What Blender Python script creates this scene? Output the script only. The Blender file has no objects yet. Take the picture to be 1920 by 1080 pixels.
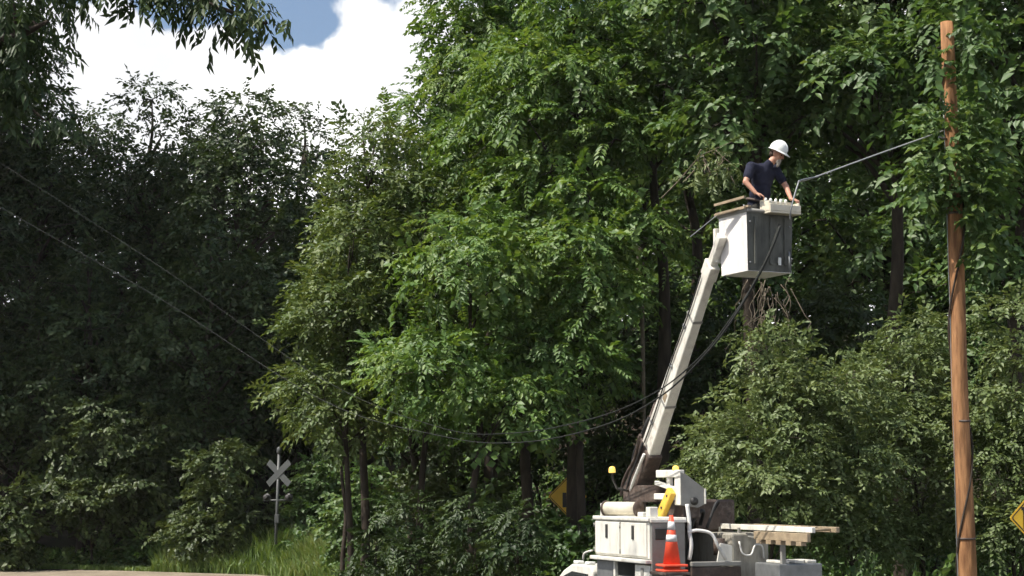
import bpy, bmesh, math, random
import numpy as np
from mathutils import Vector, Matrix, Quaternion

# ------------------------------------------------------------------ camera, sky, sun, exposure
SC = bpy.context.scene
COL = SC.collection
R = math.radians
F, CAM_H = 3200.0, 3.0                       # focal length in photo pixels (1920 wide), eye height
PITCH = math.atan(370.0 / F)

cam = bpy.data.cameras.new('camera')
cam.sensor_width = 36.0
cam.lens = 36.0 * F / 1920.0
cam.clip_start = 0.1
cam.clip_end = 5000
camo = bpy.data.objects.new('camera', cam)
COL.objects.link(camo)
camo.location = (0, 0, CAM_H)
camo.rotation_euler = (math.pi / 2 + PITCH, 0, 0)
SC.camera = camo

SUN_EL = R(57)
SUN_AZ = Vector((-0.9, -0.43)).normalized()
sunl = bpy.data.lights.new('sun', 'SUN')
sunl.energy = 5.0
sunl.angle = R(0.53)
sunl.color = (1.0, 0.95, 0.86)
suno = bpy.data.objects.new('sun', sunl)
COL.objects.link(suno)
sdir = Vector((SUN_AZ.x * math.cos(SUN_EL), SUN_AZ.y * math.cos(SUN_EL), math.sin(SUN_EL)))
suno.rotation_euler = (-sdir).to_track_quat('-Z', 'Y').to_euler()

world = bpy.data.worlds.new('World')
SC.world = world
world.use_nodes = True
wn, wl = world.node_tree.nodes, world.node_tree.links
wn.clear()
wo = wn.new('ShaderNodeOutputWorld')
bg = wn.new('ShaderNodeBackground')
sky = wn.new('ShaderNodeTexSky')
sky.sky_type = 'NISHITA'
sky.sun_disc = False
sky.sun_elevation = SUN_EL
sky.sun_rotation = math.atan2(SUN_AZ.x, SUN_AZ.y)
sky.air_density = 1.0
sky.dust_density = 2.5
sky.ozone_density = 2.0
bg.inputs['Strength'].default_value = 0.115
# a bank of cumulus all round the horizon, up to about 16 degrees, ragged on top
tc = wn.new('ShaderNodeTexCoord')
sep = wn.new('ShaderNodeSeparateXYZ')
wl.new(tc.outputs['Generated'], sep.inputs[0])
no = wn.new('ShaderNodeTexNoise')
no.inputs['Scale'].default_value = 13.0
no.inputs['Detail'].default_value = 7.0
no.inputs['Roughness'].default_value = 0.5
wl.new(tc.outputs['Generated'], no.inputs['Vector'])
def wmath(op, a, b=None, c=None):
    n = wn.new('ShaderNodeMath'); n.operation = op
    for i, v in enumerate((a, b, c)):
        if v is None: continue
        if isinstance(v, (int, float)): n.inputs[i].default_value = v
        else: wl.new(v, n.inputs[i])
    return n.outputs[0]
edge = wmath('MULTIPLY_ADD', no.outputs['Fac'], 0.13, 0.210)
d = wmath('SUBTRACT', edge, sep.outputs['Z'])
mr = wn.new('ShaderNodeMapRange'); mr.interpolation_type = 'SMOOTHSTEP'
mr.inputs['From Min'].default_value = -0.002
mr.inputs['From Max'].default_value = 0.007
wl.new(d, mr.inputs['Value'])
no2 = wn.new('ShaderNodeTexNoise')
no2.inputs['Scale'].default_value = 9.0
no2.inputs['Detail'].default_value = 5.0
wl.new(tc.outputs['Generated'], no2.inputs['Vector'])
cr = wn.new('ShaderNodeValToRGB')
cr.color_ramp.elements[0].position = 0.36; cr.color_ramp.elements[0].color = (6.6, 6.7, 6.9, 1)
cr.color_ramp.elements[1].position = 0.6; cr.color_ramp.elements[1].color = (9.2, 9.2, 9.1, 1)
wl.new(no2.outputs['Fac'], cr.inputs['Fac'])
mixc = wn.new('ShaderNodeMix'); mixc.data_type = 'RGBA'
wl.new(mr.outputs['Result'], mixc.inputs['Factor'])
wl.new(sky.outputs['Color'], mixc.inputs[6])
wl.new(cr.outputs['Color'], mixc.inputs[7])
wl.new(mixc.outputs[2], bg.inputs['Color'])
wl.new(bg.outputs[0], wo.inputs['Surface'])

vs = SC.view_settings
vs.view_transform = 'Standard'
vs.look = 'None'
vs.exposure = 0.4
vs.gamma = 1.0
vs.use_curve_mapping = False
SC.cycles.max_bounces = 4
SC.cycles.diffuse_bounces = 2
SC.cycles.glossy_bounces = 2
SC.cycles.transmission_bounces = 3
SC.cycles.use_adaptive_sampling = True
SC.cycles.adaptive_threshold = 0.045
SC.cycles.transparent_max_bounces = 4
SC.cycles.caustics_reflective = False
SC.cycles.caustics_refractive = False
SC.cycles.use_denoising = True

# ------------------------------------------------------------------ helpers
CP, SP = math.cos(PITCH), math.sin(PITCH)
def P(px, py, Y):
    """world point seen at photo pixel (px, py) at the distance Y in front of the camera"""
    u, v = (px - 960) / F, (540 - py) / F
    t = Y / (CP - v * SP)
    return Vector((u * t, Y, CAM_H + (SP + v * CP) * t))

def tag(o, label=None, cat=None, group=None, kind=None):
    if label: o['label'] = label
    if cat: o['category'] = cat
    if group: o['group'] = group
    if kind: o['kind'] = kind
    return o

def empty(name, loc=(0, 0, 0), rz=0.0):
    o = bpy.data.objects.new(name, None)
    o.empty_display_size = 0.2
    o.location = loc
    o.rotation_euler = (0, 0, rz)
    COL.objects.link(o)
    return o

def link_mesh(name, me, mat=None, parent=None):
    o = bpy.data.objects.new(name, me)
    if mat and not me.materials: me.materials.append(mat)
    COL.objects.link(o)
    if parent: o.parent = parent
    return o

class MB:
    """collects boxes, tubes and prisms, then builds ONE mesh object"""
    def __init__(s): s.bm = bmesh.new()
    def box(s, c, size, rot=None, bev=0.0):
        sx, sy, sz = [k / 2 for k in size]
        vs_ = []
        for x, y, z in ((-1,-1,-1),(1,-1,-1),(1,1,-1),(-1,1,-1),(-1,-1,1),(1,-1,1),(1,1,1),(-1,1,1)):
            v = Vector((x*sx, y*sy, z*sz))
            if rot is not None: v = rot @ v
            vs_.append(s.bm.verts.new(v + Vector(c)))
        fs = [s.bm.faces.new([vs_[i] for i in f]) for f in ((3,2,1,0),(4,5,6,7),(0,1,5,4),(1,2,6,5),(2,3,7,6),(3,0,4,7))]
        if bev:
            es = list({e for f in fs for e in f.edges})
            bmesh.ops.bevel(s.bm, geom=es, offset=bev, segments=2, profile=0.5, affect='EDGES')
        return s
    def b2(s, lo, hi, bev=0.0):
        lo, hi = Vector(lo), Vector(hi)
        d_ = hi - lo
        return s.box((lo + hi) / 2, [abs(k) for k in d_], None, bev)
    def bar(s, a, b, w, h, up=(0, 0, 1), bev=0.0):
        a, b = Vector(a), Vector(b)
        x = (b - a).normalized(); z = Vector(up); z = (z - x * z.dot(x)).normalized(); y = z.cross(x)
        m = Matrix((x, y, z)).transposed()
        return s.box((a + b) / 2, ((b - a).length, w, h), m, bev)
    def tube(s, pts, rad, n=8, cap=True):
        pts = [Vector(p) for p in pts]
        if not hasattr(rad, '__len__'): rad = [rad] * len(pts)
        rings = []
        t0 = (pts[1] - pts[0]).normalized()
        ref = Vector((0, 0, 1)) if abs(t0.z) < 0.9 else Vector((1, 0, 0))
        nrm = (ref - t0 * ref.dot(t0)).normalized()
        for i, p in enumerate(pts):
            t = (pts[min(i+1, len(pts)-1)] - pts[max(i-1, 0)]).normalized()
            nrm = (nrm - t * nrm.dot(t)).normalized()
            bn = t.cross(nrm)
            rings.append([s.bm.verts.new(p + (nrm * math.cos(2*math.pi*k/n) + bn * math.sin(2*math.pi*k/n)) * rad[i]) for k in range(n)])
        for i in range(len(rings) - 1):
            for k in range(n):
                f = s.bm.faces.new((rings[i][k], rings[i][(k+1) % n], rings[i+1][(k+1) % n], rings[i+1][k]))
                f.smooth = True
        if cap:
            s.bm.faces.new(rings[0][::-1]); s.bm.faces.new(rings[-1])
        return s
    def lathe(s, prof, c=(0, 0, 0), n=24, axis=None):
        """profile of (radius, height) turned about the axis (default Z)"""
        c = Vector(c)
        q = Vector((0, 0, 1)).rotation_difference(Vector(axis).normalized()) if axis is not None else Quaternion()
        rings = []
        for r, h in prof:
            if r < 1e-6: rings.append([s.bm.verts.new(c + q @ Vector((0, 0, h)))])
            else: rings.append([s.bm.verts.new(c + q @ Vector((r*math.cos(2*math.pi*k/n), r*math.sin(2*math.pi*k/n), h))) for k in range(n)])
        for a, b in zip(rings, rings[1:]):
            for k in range(n):
                k2 = (k + 1) % n
                if len(a) == 1 and len(b) == 1: continue
                if len(a) == 1: f = s.bm.faces.new((a[0], b[k2], b[k])) if False else s.bm.faces.new((a[0], b[k], b[k2]))
                elif len(b) == 1: f = s.bm.faces.new((a[k], a[k2], b[0]))
                else: f = s.bm.faces.new((a[k], a[k2], b[k2], b[k]))
                f.smooth = True
        return s
    def prism(s, poly, off, bev=0.0):
        """polygon of 3-D points pushed along the vector off"""
        off = Vector(off)
        a = [s.bm.verts.new(Vector(p)) for p in poly]
        b = [s.bm.verts.new(Vector(p) + off) for p in poly]
        n = len(a)
        fs = [s.bm.faces.new(a[::-1]), s.bm.faces.new(b)]
        for k in range(n): fs.append(s.bm.faces.new((a[k], a[(k+1) % n], b[(k+1) % n], b[k])))
        if bev:
            es = list({e for f in fs for e in f.edges})
            bmesh.ops.bevel(s.bm, geom=es, offset=bev, segments=2, profile=0.5, affect='EDGES')
        return s
    def build(s, name, mat, parent=None):
        bmesh.ops.recalc_face_normals(s.bm, faces=s.bm.faces)
        me = bpy.data.meshes.new(name)
        s.bm.to_mesh(me); s.bm.free()
        return link_mesh(name, me, mat, parent)

def smooth_path(pts, n=8):
    """Catmull-Rom through the points"""
    pts = [Vector(p) for p in pts]
    q = [pts[0] * 2 - pts[1]] + pts + [pts[-1] * 2 - pts[-2]]
    out = []
    for i in range(1, len(q) - 2):
        a, b, c, d_ = q[i-1], q[i], q[i+1], q[i+2]
        for k in range(n):
            t = k / n
            out.append(0.5 * ((2*b) + (c - a)*t + (2*a - 5*b + 4*c - d_)*t*t + (3*b - a - 3*c + d_)*t**3))
    out.append(pts[-1])
    return out

# ------------------------------------------------------------------ materials
def nodes_of(name):
    m = bpy.data.materials.new(name)
    m.use_nodes = True
    n, l = m.node_tree.nodes, m.node_tree.links
    return m, n, l, n['Principled BSDF']

def surf(name, c, rough=0.5, metal=0.0, var=0.25, scale=6.0, dirt=None, dirt_amt=0.5, bump=0.0, bscale=40.0, emit=None, stretch=None, spec=0.5):
    """painted or raw surface: base colour broken up by noise, optional dirt patches and fine bump"""
    m, n, l, b = nodes_of(name)
    tcn = n.new('ShaderNodeTexCoord')
    vec = tcn.outputs['Object']
    if stretch:
        mp = n.new('ShaderNodeMapping'); mp.inputs['Scale'].default_value = stretch
        l.new(vec, mp.inputs['Vector']); vec = mp.outputs['Vector']
    nz = n.new('ShaderNodeTexNoise'); nz.inputs['Scale'].default_value = scale; nz.inputs['Detail'].default_value = 6
    l.new(vec, nz.inputs['Vector'])
    rp = n.new('ShaderNodeValToRGB')
    rp.color_ramp.elements[0].position = 0.3; rp.color_ramp.elements[1].position = 0.7
    rp.color_ramp.elements[0].color = tuple(k * (1 - var) for k in c) + (1,)
    rp.color_ramp.elements[1].color = tuple(min(1, k * (1 + var * 0.5)) for k in c) + (1,)
    l.new(nz.outputs['Fac'], rp.inputs['Fac'])
    colr = rp.outputs['Color']
    if dirt:
        nd = n.new('ShaderNodeTexNoise'); nd.inputs['Scale'].default_value = scale * 0.55; nd.inputs['Detail'].default_value = 9; nd.inputs['Roughness'].default_value = 0.7
        l.new(vec, nd.inputs['Vector'])
        mrn = n.new('ShaderNodeMapRange'); mrn.inputs['From Min'].default_value = 0.5; mrn.inputs['From Max'].default_value = 0.72
        mrn.inputs['To Max'].default_value = dirt_amt
        l.new(nd.outputs['Fac'], mrn.inputs['Value'])
        mx = n.new('ShaderNodeMix'); mx.data_type = 'RGBA'
        l.new(mrn.outputs['Result'], mx.inputs['Factor']); l.new(colr, mx.inputs[6]); mx.inputs[7].default_value = tuple(dirt) + (1,)
        colr = mx.outputs[2]
    l.new(colr, b.inputs['Base Color'])
    b.inputs['Roughness'].default_value = rough
    b.inputs['Metallic'].default_value = metal
    b.inputs['Specular IOR Level'].default_value = spec
    if bump:
        nb = n.new('ShaderNodeTexNoise'); nb.inputs['Scale'].default_value = bscale; nb.inputs['Detail'].default_value = 5
        l.new(vec, nb.inputs['Vector'])
        bp = n.new('ShaderNodeBump'); bp.inputs['Strength'].default_value = bump; bp.inputs['Distance'].default_value = 0.02
        l.new(nb.outputs['Fac'], bp.inputs['Height']); l.new(bp.outputs['Normal'], b.inputs['Normal'])
    if emit:
        b.inputs['Emission Color'].default_value = tuple(emit[:3]) + (1,)
        b.inputs['Emission Strength'].default_value = emit[3]
    return m

def leafmat(name, c0, c1, c2, trans=0.3, rough=0.5, spec=0.5):
    """leaf: every leaf its own tone between three greens, some light passing through"""
    m, n, l, b = nodes_of(name)
    out = n['Material Output']
    geo = n.new('ShaderNodeNewGeometry')
    tcn = n.new('ShaderNodeTexCoord')
    nz = n.new('ShaderNodeTexNoise'); nz.inputs['Scale'].default_value = 0.7; nz.inputs['Detail'].default_value = 2
    l.new(tcn.outputs['Object'], nz.inputs['Vector'])
    ad = n.new('ShaderNodeMath'); ad.operation = 'MULTIPLY_ADD'
    l.new(geo.outputs['Random Per Island'], ad.inputs[0]); ad.inputs[1].default_value = 0.55
    sc_ = n.new('ShaderNodeMath'); sc_.operation = 'MULTIPLY_ADD'; sc_.inputs[1].default_value = 1.5; sc_.inputs[2].default_value = -0.5
    l.new(nz.outputs['Fac'], sc_.inputs[0]); l.new(sc_.outputs[0], ad.inputs[2])
    rp = n.new('ShaderNodeValToRGB')
    rp.color_ramp.elements[0].position = 0.05; rp.color_ramp.elements[0].color = tuple(c0) + (1,)
    rp.color_ramp.elements[1].position = 0.95; rp.color_ramp.elements[1].color = tuple(c2) + (1,)
    e = rp.color_ramp.elements.new(0.5); e.color = tuple(c1) + (1,)
    l.new(ad.outputs[0], rp.inputs['Fac'])
    n.remove(b)
    df = n.new('ShaderNodeBsdfDiffuse'); l.new(rp.outputs['Color'], df.inputs['Color'])
    tr = n.new('ShaderNodeBsdfTranslucent')
    hs = n.new('ShaderNodeHueSaturation'); hs.inputs['Hue'].default_value = 0.475; hs.inputs['Saturation'].default_value = 1.15; hs.inputs['Value'].default_value = 1.3
    l.new(rp.outputs['Color'], hs.inputs['Color']); l.new(hs.outputs['Color'], tr.inputs['Color'])
    mx = n.new('ShaderNodeMixShader'); mx.inputs[0].default_value = trans
    l.new(df.outputs[0], mx.inputs[1]); l.new(tr.outputs[0], mx.inputs[2])
    gl = n.new('ShaderNodeBsdfGlossy'); gl.inputs['Roughness'].default_value = rough
    lf = n.new('ShaderNodeLayerWeight'); lf.inputs['Blend'].default_value = 0.5
    lw_ = n.new('ShaderNodeMath'); lw_.operation = 'MULTIPLY_ADD'; lw_.inputs[1].default_value = 0.06; lw_.inputs[2].default_value = 0.02
    l.new(lf.outputs['Facing'], lw_.inputs[0])
    m2 = n.new('ShaderNodeMixShader')
    l.new(lw_.outputs[0], m2.inputs[0]); l.new(mx.outputs[0], m2.inputs[1]); l.new(gl.outputs[0], m2.inputs[2])
    l.new(m2.outputs[0], out.inputs['Surface'])
    return m

M = {}
M['white'] = surf('white_paint', (0.76, 0.74, 0.66), 0.45, var=0.12, scale=4, dirt=(0.34, 0.28, 0.2), dirt_amt=0.6, stretch=(2, 2, .45))
M['white2'] = surf('weathered_white_paint', (0.74, 0.73, 0.68), 0.5, var=0.12, scale=4, dirt=(0.3, 0.26, 0.2), dirt_amt=0.55)
M['boom'] = surf('boom_fibreglass', (0.78, 0.75, 0.66), 0.5, var=0.14, scale=5, dirt=(0.26, 0.2, 0.14), dirt_amt=0.7)
M['bucket'] = surf('bucket_fibreglass', (0.8, 0.77, 0.74), 0.45, var=0.1, scale=4, dirt=(0.35, 0.3, 0.25), dirt_amt=0.5, stretch=(2, 2, .5))
M['vinyl'] = surf('cream_vinyl', (0.72, 0.66, 0.52), 0.5, var=0.12, scale=8, dirt=(0.35, 0.28, 0.2), dirt_amt=0.45)
M['shaded_front'] = surf('shade_toned_bucket_front', (0.105, 0.108, 0.09), 0.6, var=0.4, scale=7, dirt=(0.03, 0.028, 0.022), dirt_amt=0.85, stretch=(1.5, 1.5, .5))  # front darker than the sides: its shade is put into the colour
M['steel'] = surf('grey_steel', (0.25, 0.26, 0.26), 0.45, metal=0.5, var=0.25, scale=7)
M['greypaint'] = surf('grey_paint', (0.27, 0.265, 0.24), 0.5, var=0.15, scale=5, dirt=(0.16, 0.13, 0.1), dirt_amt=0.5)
M['beige'] = surf('worn_beige_paint', (0.36, 0.34, 0.28), 0.6, var=0.2, scale=7, dirt=(0.13, 0.1, 0.07), dirt_amt=0.75, stretch=(2, 2, .6))
M['dark'] = surf('dark_steel', (0.035, 0.033, 0.03), 0.5, var=0.35, scale=9)
M['rust'] = surf('grimy_brown_steel', (0.075, 0.05, 0.038), 0.65, var=0.5, scale=11, dirt=(0.3, 0.26, 0.22), dirt_amt=0.5)
M['rubber'] = surf('black_rubber', (0.02, 0.02, 0.02), 0.75, var=0.3, scale=14)
M['yellow'] = surf('safety_yellow', (0.75, 0.46, 0.06), 0.45, var=0.14, scale=6, dirt=(0.3, 0.18, 0.05), dirt_amt=0.4)
M['amber'] = surf('amber_lens', (0.9, 0.55, 0.08), 0.25, var=0.05, emit=(1.0, 0.72, 0.2, 0.55))
M['coneorange'] = surf('cone_orange', (0.86, 0.1, 0.045), 0.45, var=0.12, scale=9, dirt=(0.4, 0.1, 0.06), dirt_amt=0.4)
M['lamp'] = surf('red_lens', (0.25, 0.02, 0.015), 0.3, var=0.1)
M['conewhite'] = surf('cone_reflective_white', (0.72, 0.72, 0.7), 0.4, var=0.08, scale=9)
M['glass'] = surf('dark_glass', (0.02, 0.025, 0.025), 0.08, var=0.1, spec=0.8)
M['wood'] = surf('pole_wood', (0.36, 0.185, 0.085), 0.85, var=0.5, scale=9, dirt=(0.11, 0.045, 0.022), dirt_amt=0.95, bump=0.8, bscale=14, stretch=(1.6, 1.6, 0.2), spec=0.2)
M['lumber'] = surf('tan_ladder_rail', (0.36, 0.28, 0.18), 0.6, var=0.3, scale=9, dirt=(0.2, 0.14, 0.09), dirt_amt=0.5)
M['bark'] = surf('bark', (0.055, 0.043, 0.033), 0.9, var=0.5, scale=7, bump=0.6, bscale=14, stretch=(1, 1, 0.3), spec=0.2)
M['twig'] = surf('dry_twig', (0.17, 0.14, 0.1), 0.85, var=0.4, scale=9, spec=0.2)
M['cable'] = surf('black_cable', (0.032, 0.034, 0.031), 0.8, var=0.2, scale=12, spec=0.2)
M['cablelit'] = surf('grey_strand', (0.42, 0.42, 0.4), 0.4, metal=0.2, var=0.15, scale=20)
M['litter'] = surf('leaf_litter', (0.032, 0.023, 0.016), 0.95, var=0.6, scale=1.4, dirt=(0.03, 0.045, 0.014), dirt_amt=0.8, bump=0.6, bscale=6, spec=0.2)
M['asphalt'] = surf('asphalt', (0.06, 0.058, 0.054), 0.85, var=0.3, scale=1.5, dirt=(0.1, 0.092, 0.08), dirt_amt=0.6, bump=0.3, bscale=60, spec=0.3)
M['gravel'] = surf('gravel_road', (0.27, 0.225, 0.165), 0.9, var=0.25, scale=1.1, dirt=(0.2, 0.165, 0.12), dirt_amt=0.6, bump=0.4, bscale=30, spec=0.2)
M['signback'] = surf('sign_grey', (0.075, 0.08, 0.077), 0.5, var=0.12, scale=5)
M['signyellow'] = surf('sign_yellow', (0.82, 0.5, 0.03), 0.4, var=0.08, scale=6)
M['signblack'] = surf('sign_black', (0.018, 0.012, 0.01), 0.5, var=0.1)
M['skin'] = surf('skin', (0.52, 0.27, 0.18), 0.5, var=0.12, scale=14)
M['navy'] = surf('navy_cotton', (0.022, 0.024, 0.042), 0.9, var=0.35, scale=9, bump=0.9, bscale=11, spec=0.2)
M['denim'] = surf('dark_work_trousers', (0.045, 0.042, 0.036), 0.9, var=0.3, scale=14, bump=0.3, bscale=30, spec=0.2)
M['hat'] = surf('hard_hat_white', (0.82, 0.83, 0.78), 0.3, var=0.05, scale=8)
M['beard'] = surf('grey_beard', (0.4, 0.37, 0.32), 0.9, var=0.35, scale=40, bump=0.6, bscale=60, spec=0.2)
M['eye'] = surf('eye_dark', (0.02, 0.015, 0.012), 0.3, var=0.1)
M['hair'] = surf('brown_hair', (0.06, 0.035, 0.02), 0.8, var=0.4, scale=40)

M['leaf_bright'] = leafmat('leaf_tree_of_heaven', (0.048, 0.104, 0.022), (0.095, 0.18, 0.037), (0.18, 0.26, 0.062), trans=0.36)
M['leaf_mid'] = leafmat('leaf_tulip_tree', (0.036, 0.078, 0.02), (0.07, 0.138, 0.033), (0.135, 0.2, 0.054), trans=0.34)
M['leaf_olive'] = leafmat('leaf_olive', (0.046, 0.08, 0.02), (0.085, 0.132, 0.031), (0.145, 0.185, 0.05))
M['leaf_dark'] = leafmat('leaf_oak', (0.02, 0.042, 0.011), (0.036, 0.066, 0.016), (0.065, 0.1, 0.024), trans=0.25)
M['leaf_shrub'] = leafmat('leaf_shrub', (0.075, 0.112, 0.036), (0.12, 0.17, 0.055), (0.18, 0.225, 0.08))
M['leaf_dim'] = leafmat('leaf_shade_dimmed', (0.032, 0.055, 0.015), (0.056, 0.085, 0.023), (0.09, 0.12, 0.036), trans=0.25)  # shrub leaves darkened in colour to stand in for shade
M['grassblade'] = leafmat('grass_blade', (0.09, 0.15, 0.035), (0.145, 0.225, 0.055), (0.22, 0.26, 0.085), trans=0.38)

# ------------------------------------------------------------------ foliage kit (numpy)
def leaf(base, ldir, wdir, L, W, droop=0.15, fold=0.18):
    base, ldir, wdir = (np.array(k, float) for k in (base, ldir, wdir))
    ldir /= np.linalg.norm(ldir)
    wdir = wdir - ldir * wdir.dot(ldir); wdir /= np.linalg.norm(wdir)
    n_ = np.cross(ldir, wdir)
    if n_[2] < 0: n_ = -n_
    return np.array([base,
                     base + ldir * L * 0.42 + wdir * W * 0.5 + n_ * W * fold,
                     base + ldir * L - n_ * L * droop,
                     base + ldir * L * 0.42 - wdir * W * 0.5 + n_ * W * fold])

def make_spray(kind, seed):
    """a twig or compound leaf lying along +X with its upper side to +Z; returns leaves as (n, 4, 3)"""
    r = random.Random(seed)
    out = []
    if kind == 'pinnate':
        n_ = 6; Ln = 0.5
        for i in range(n_):
            t = (i + 0.7) / n_
            z = -0.16 * t * t
            for s in (-1, 1):
                a = R(62 - 18 * t + r.uniform(-9, 9))
                out.append(leaf((Ln * t, 0, z), (math.cos(a), s * math.sin(a), -0.28 + r.uniform(-.15, .1)), (math.sin(a), -s * math.cos(a), r.uniform(-.35, .35)),
                                0.155 * (1 - 0.25 * abs(t - .5)) * r.uniform(.85, 1.1), 0.058 * r.uniform(.85, 1.15)))
        out.append(leaf((Ln, 0, -.16), (1, 0, -.4), (0, 1, 0), 0.13, 0.05))
    elif kind == 'broad':
        for i in range(9):
            t = (i + 0.5) / 9
            s = -1 if i % 2 else 1
            a = R(r.uniform(25, 85)) * s
            out.append(leaf((0.42 * t, 0.02 * s, -0.07 * t), (math.cos(a), math.sin(a), r.uniform(-.5, .1)), (-math.sin(a), math.cos(a), r.uniform(-.5, .5)),
                            0.17 * r.uniform(.7, 1.15), 0.125 * r.uniform(.75, 1.1), 0.2))
    elif kind == 'small':
        for i in range(12):
            t = (i + 0.5) / 12
            s = -1 if i % 2 else 1
            a = R(r.uniform(20, 80)) * s
            out.append(leaf((0.4 * t, 0.01 * s, 0.05 * math.sin(3 * t)), (math.cos(a), math.sin(a), r.uniform(-.5, .5)), (-math.sin(a), math.cos(a), r.uniform(-.6, .6)),
                            0.1 * r.uniform(.7, 1.2), 0.058 * r.uniform(.75, 1.1), 0.12))
    elif kind == 'lance':
        for i in range(11):
            t = (i + 0.5) / 11
            s = -1 if i % 2 else 1
            a = R(r.uniform(20, 60)) * s
            out.append(leaf((0.5 * t, 0.0, -0.12 * t * t), (math.cos(a), math.sin(a), r.uniform(-1.1, -.35)), (-math.sin(a), math.cos(a), r.uniform(-.4, .4)),
                            0.17 * r.uniform(.75, 1.2), 0.055 * r.uniform(.8, 1.15), 0.1))
    elif kind == 'far':
        for i in range(8):
            t = (i + 0.5) / 8
            s = -1 if i % 2 else 1
            a = R(r.uniform(20, 80)) * s
            out.append(leaf((0.6 * t, 0.02 * s, -0.1 * t * t), (math.cos(a), math.sin(a), r.uniform(-.6, .2)), (-math.sin(a), math.cos(a), r.uniform(-.6, .6)),
                            0.24 * r.uniform(.7, 1.2), 0.135 * r.uniform(.75, 1.1), 0.15))
    return np.array(out)

SPRAYS = {k: [make_spray(k, 10 + i) for i in range(4)] for k in ('pinnate', 'broad', 'small', 'lance', 'far')}

SPRAYS['mixed'] = SPRAYS['pinnate'][:2] + SPRAYS['broad'][:2]
SPRAYS['mixedbroad'] = SPRAYS['broad'][:2] + SPRAYS['small'][:1] + SPRAYS['far'][:1]
def leaves_mesh(name, pos, axis, up, scale, kind, seed):
    """one mesh of leaves: a spray at every position"""
    rg = np.random.default_rng(seed)
    n_ = len(pos)
    ax = axis / np.linalg.norm(axis, axis=1, keepdims=True)
    z = up - ax * (up * ax).sum(1, keepdims=True)
    z /= np.maximum(np.linalg.norm(z, axis=1, keepdims=True), 1e-5)
    y = np.cross(z, ax)
    Rm = np.stack([ax, y, z], axis=2)            # columns
    which = rg.integers(0, 4, n_)
    parts = []
    for k in range(4):
        idx = np.nonzero(which == k)[0]
        if not len(idx): continue
        T = SPRAYS[kind][k].reshape(-1, 3)
        v = np.einsum('nij,mj->nmi', Rm[idx], T) * scale[idx, None, None] + pos[idx, None, :]
        parts.append(v.reshape(-1, 3))
    v = np.concatenate(parts).astype(np.float32)
    nl = len(v) // 4
    q = np.arange(nl, dtype=np.int32)[:, None] * 4
    tri = (q + np.array([0, 1, 2, 0, 2, 3], dtype=np.int32)).ravel()
    me = bpy.data.meshes.new(name)
    me.vertices.add(len(v)); me.vertices.foreach_set('co', v.ravel())
    me.loops.add(len(tri)); me.loops.foreach_set('vertex_index', tri)
    np_ = len(tri) // 3
    me.polygons.add(np_)
    me.polygons.foreach_set('loop_start', np.arange(np_, dtype=np.int32) * 3)
    me.polygons.foreach_set('loop_total', np.full(np_, 3, dtype=np.int32))
    me.update(calc_edges=True)
    return me

def unit(a): return a / np.maximum(np.linalg.norm(a, axis=-1, keepdims=True), 1e-6)

def clump_sprays(rg, centres, radii, per, flat=0.55, droop=0.35, inner=0.5, back=1.0):
    """sprays on the upper shells of leaf clumps: (pos, axis, up, scale)"""
    pos, axs, ups, scs = [], [], [], []
    for c, r in zip(centres, radii):
        k = max(4, int(per * r * r * (back if c[1] > 0.5 else 1.0)))
        dv = unit(rg.normal(size=(k, 3)) + np.array([0, 0, 0.6]))
        rr = r * (inner + (1.08 - inner) * rg.random(k) ** 0.5)
        p_ = c + dv * rr[:, None] * np.array([1, 1, flat])
        a = unit(dv * np.array([1, 1, 0.5]) + rg.normal(size=(k, 3)) * 0.4 + np.array([0, 0, -droop]))
        u = unit(np.array([0, 0, 1.0]) + dv * 0.5 + rg.normal(size=(k, 3)) * 0.33)
        pos.append(p_); axs.append(a); ups.append(u); scs.append(rg.uniform(0.55, 1.45, k))
    return np.concatenate(pos), np.concatenate(axs), np.concatenate(ups), np.concatenate(scs)

# species: spray kind, sprays per square metre of clump, clump radius, clump density, material, trunk radius, narrowing, leaf scale
KIND = {
    'heaven': ('mixed', 108, 1.1, 1.05, 'leaf_bright', 0.15, 0.4, 1.0),
    'tulip':  ('mixedbroad', 80, 1.05, 0.95, 'leaf_mid', 0.18, 0.4, 1.1),
    'wood':   ('far', 36, 1.35, 0.9, 'leaf_mid', 0.2, 0.3, 1.1),
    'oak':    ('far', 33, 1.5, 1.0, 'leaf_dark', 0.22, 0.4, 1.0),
    'olive':  ('small', 100, 0.9, 1.0, 'leaf_olive', 0.12, 0.45, 1.35),
    'shrub':  ('small', 190, 0.62, 1.05, 'leaf_shrub', 0.05, 0.25, 1.0),
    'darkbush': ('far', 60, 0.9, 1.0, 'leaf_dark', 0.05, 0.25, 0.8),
    'farshrub': ('broad', 70, 0.8, 1.0, 'leaf_dim', 0.05, 0.25, 1.1),
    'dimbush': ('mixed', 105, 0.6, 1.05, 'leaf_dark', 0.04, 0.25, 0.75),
    'bush':   ('broad', 120, 0.55, 1.1, 'leaf_mid', 0.04, 0.25, 0.95),
}
N_LEAVES = 0
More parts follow.
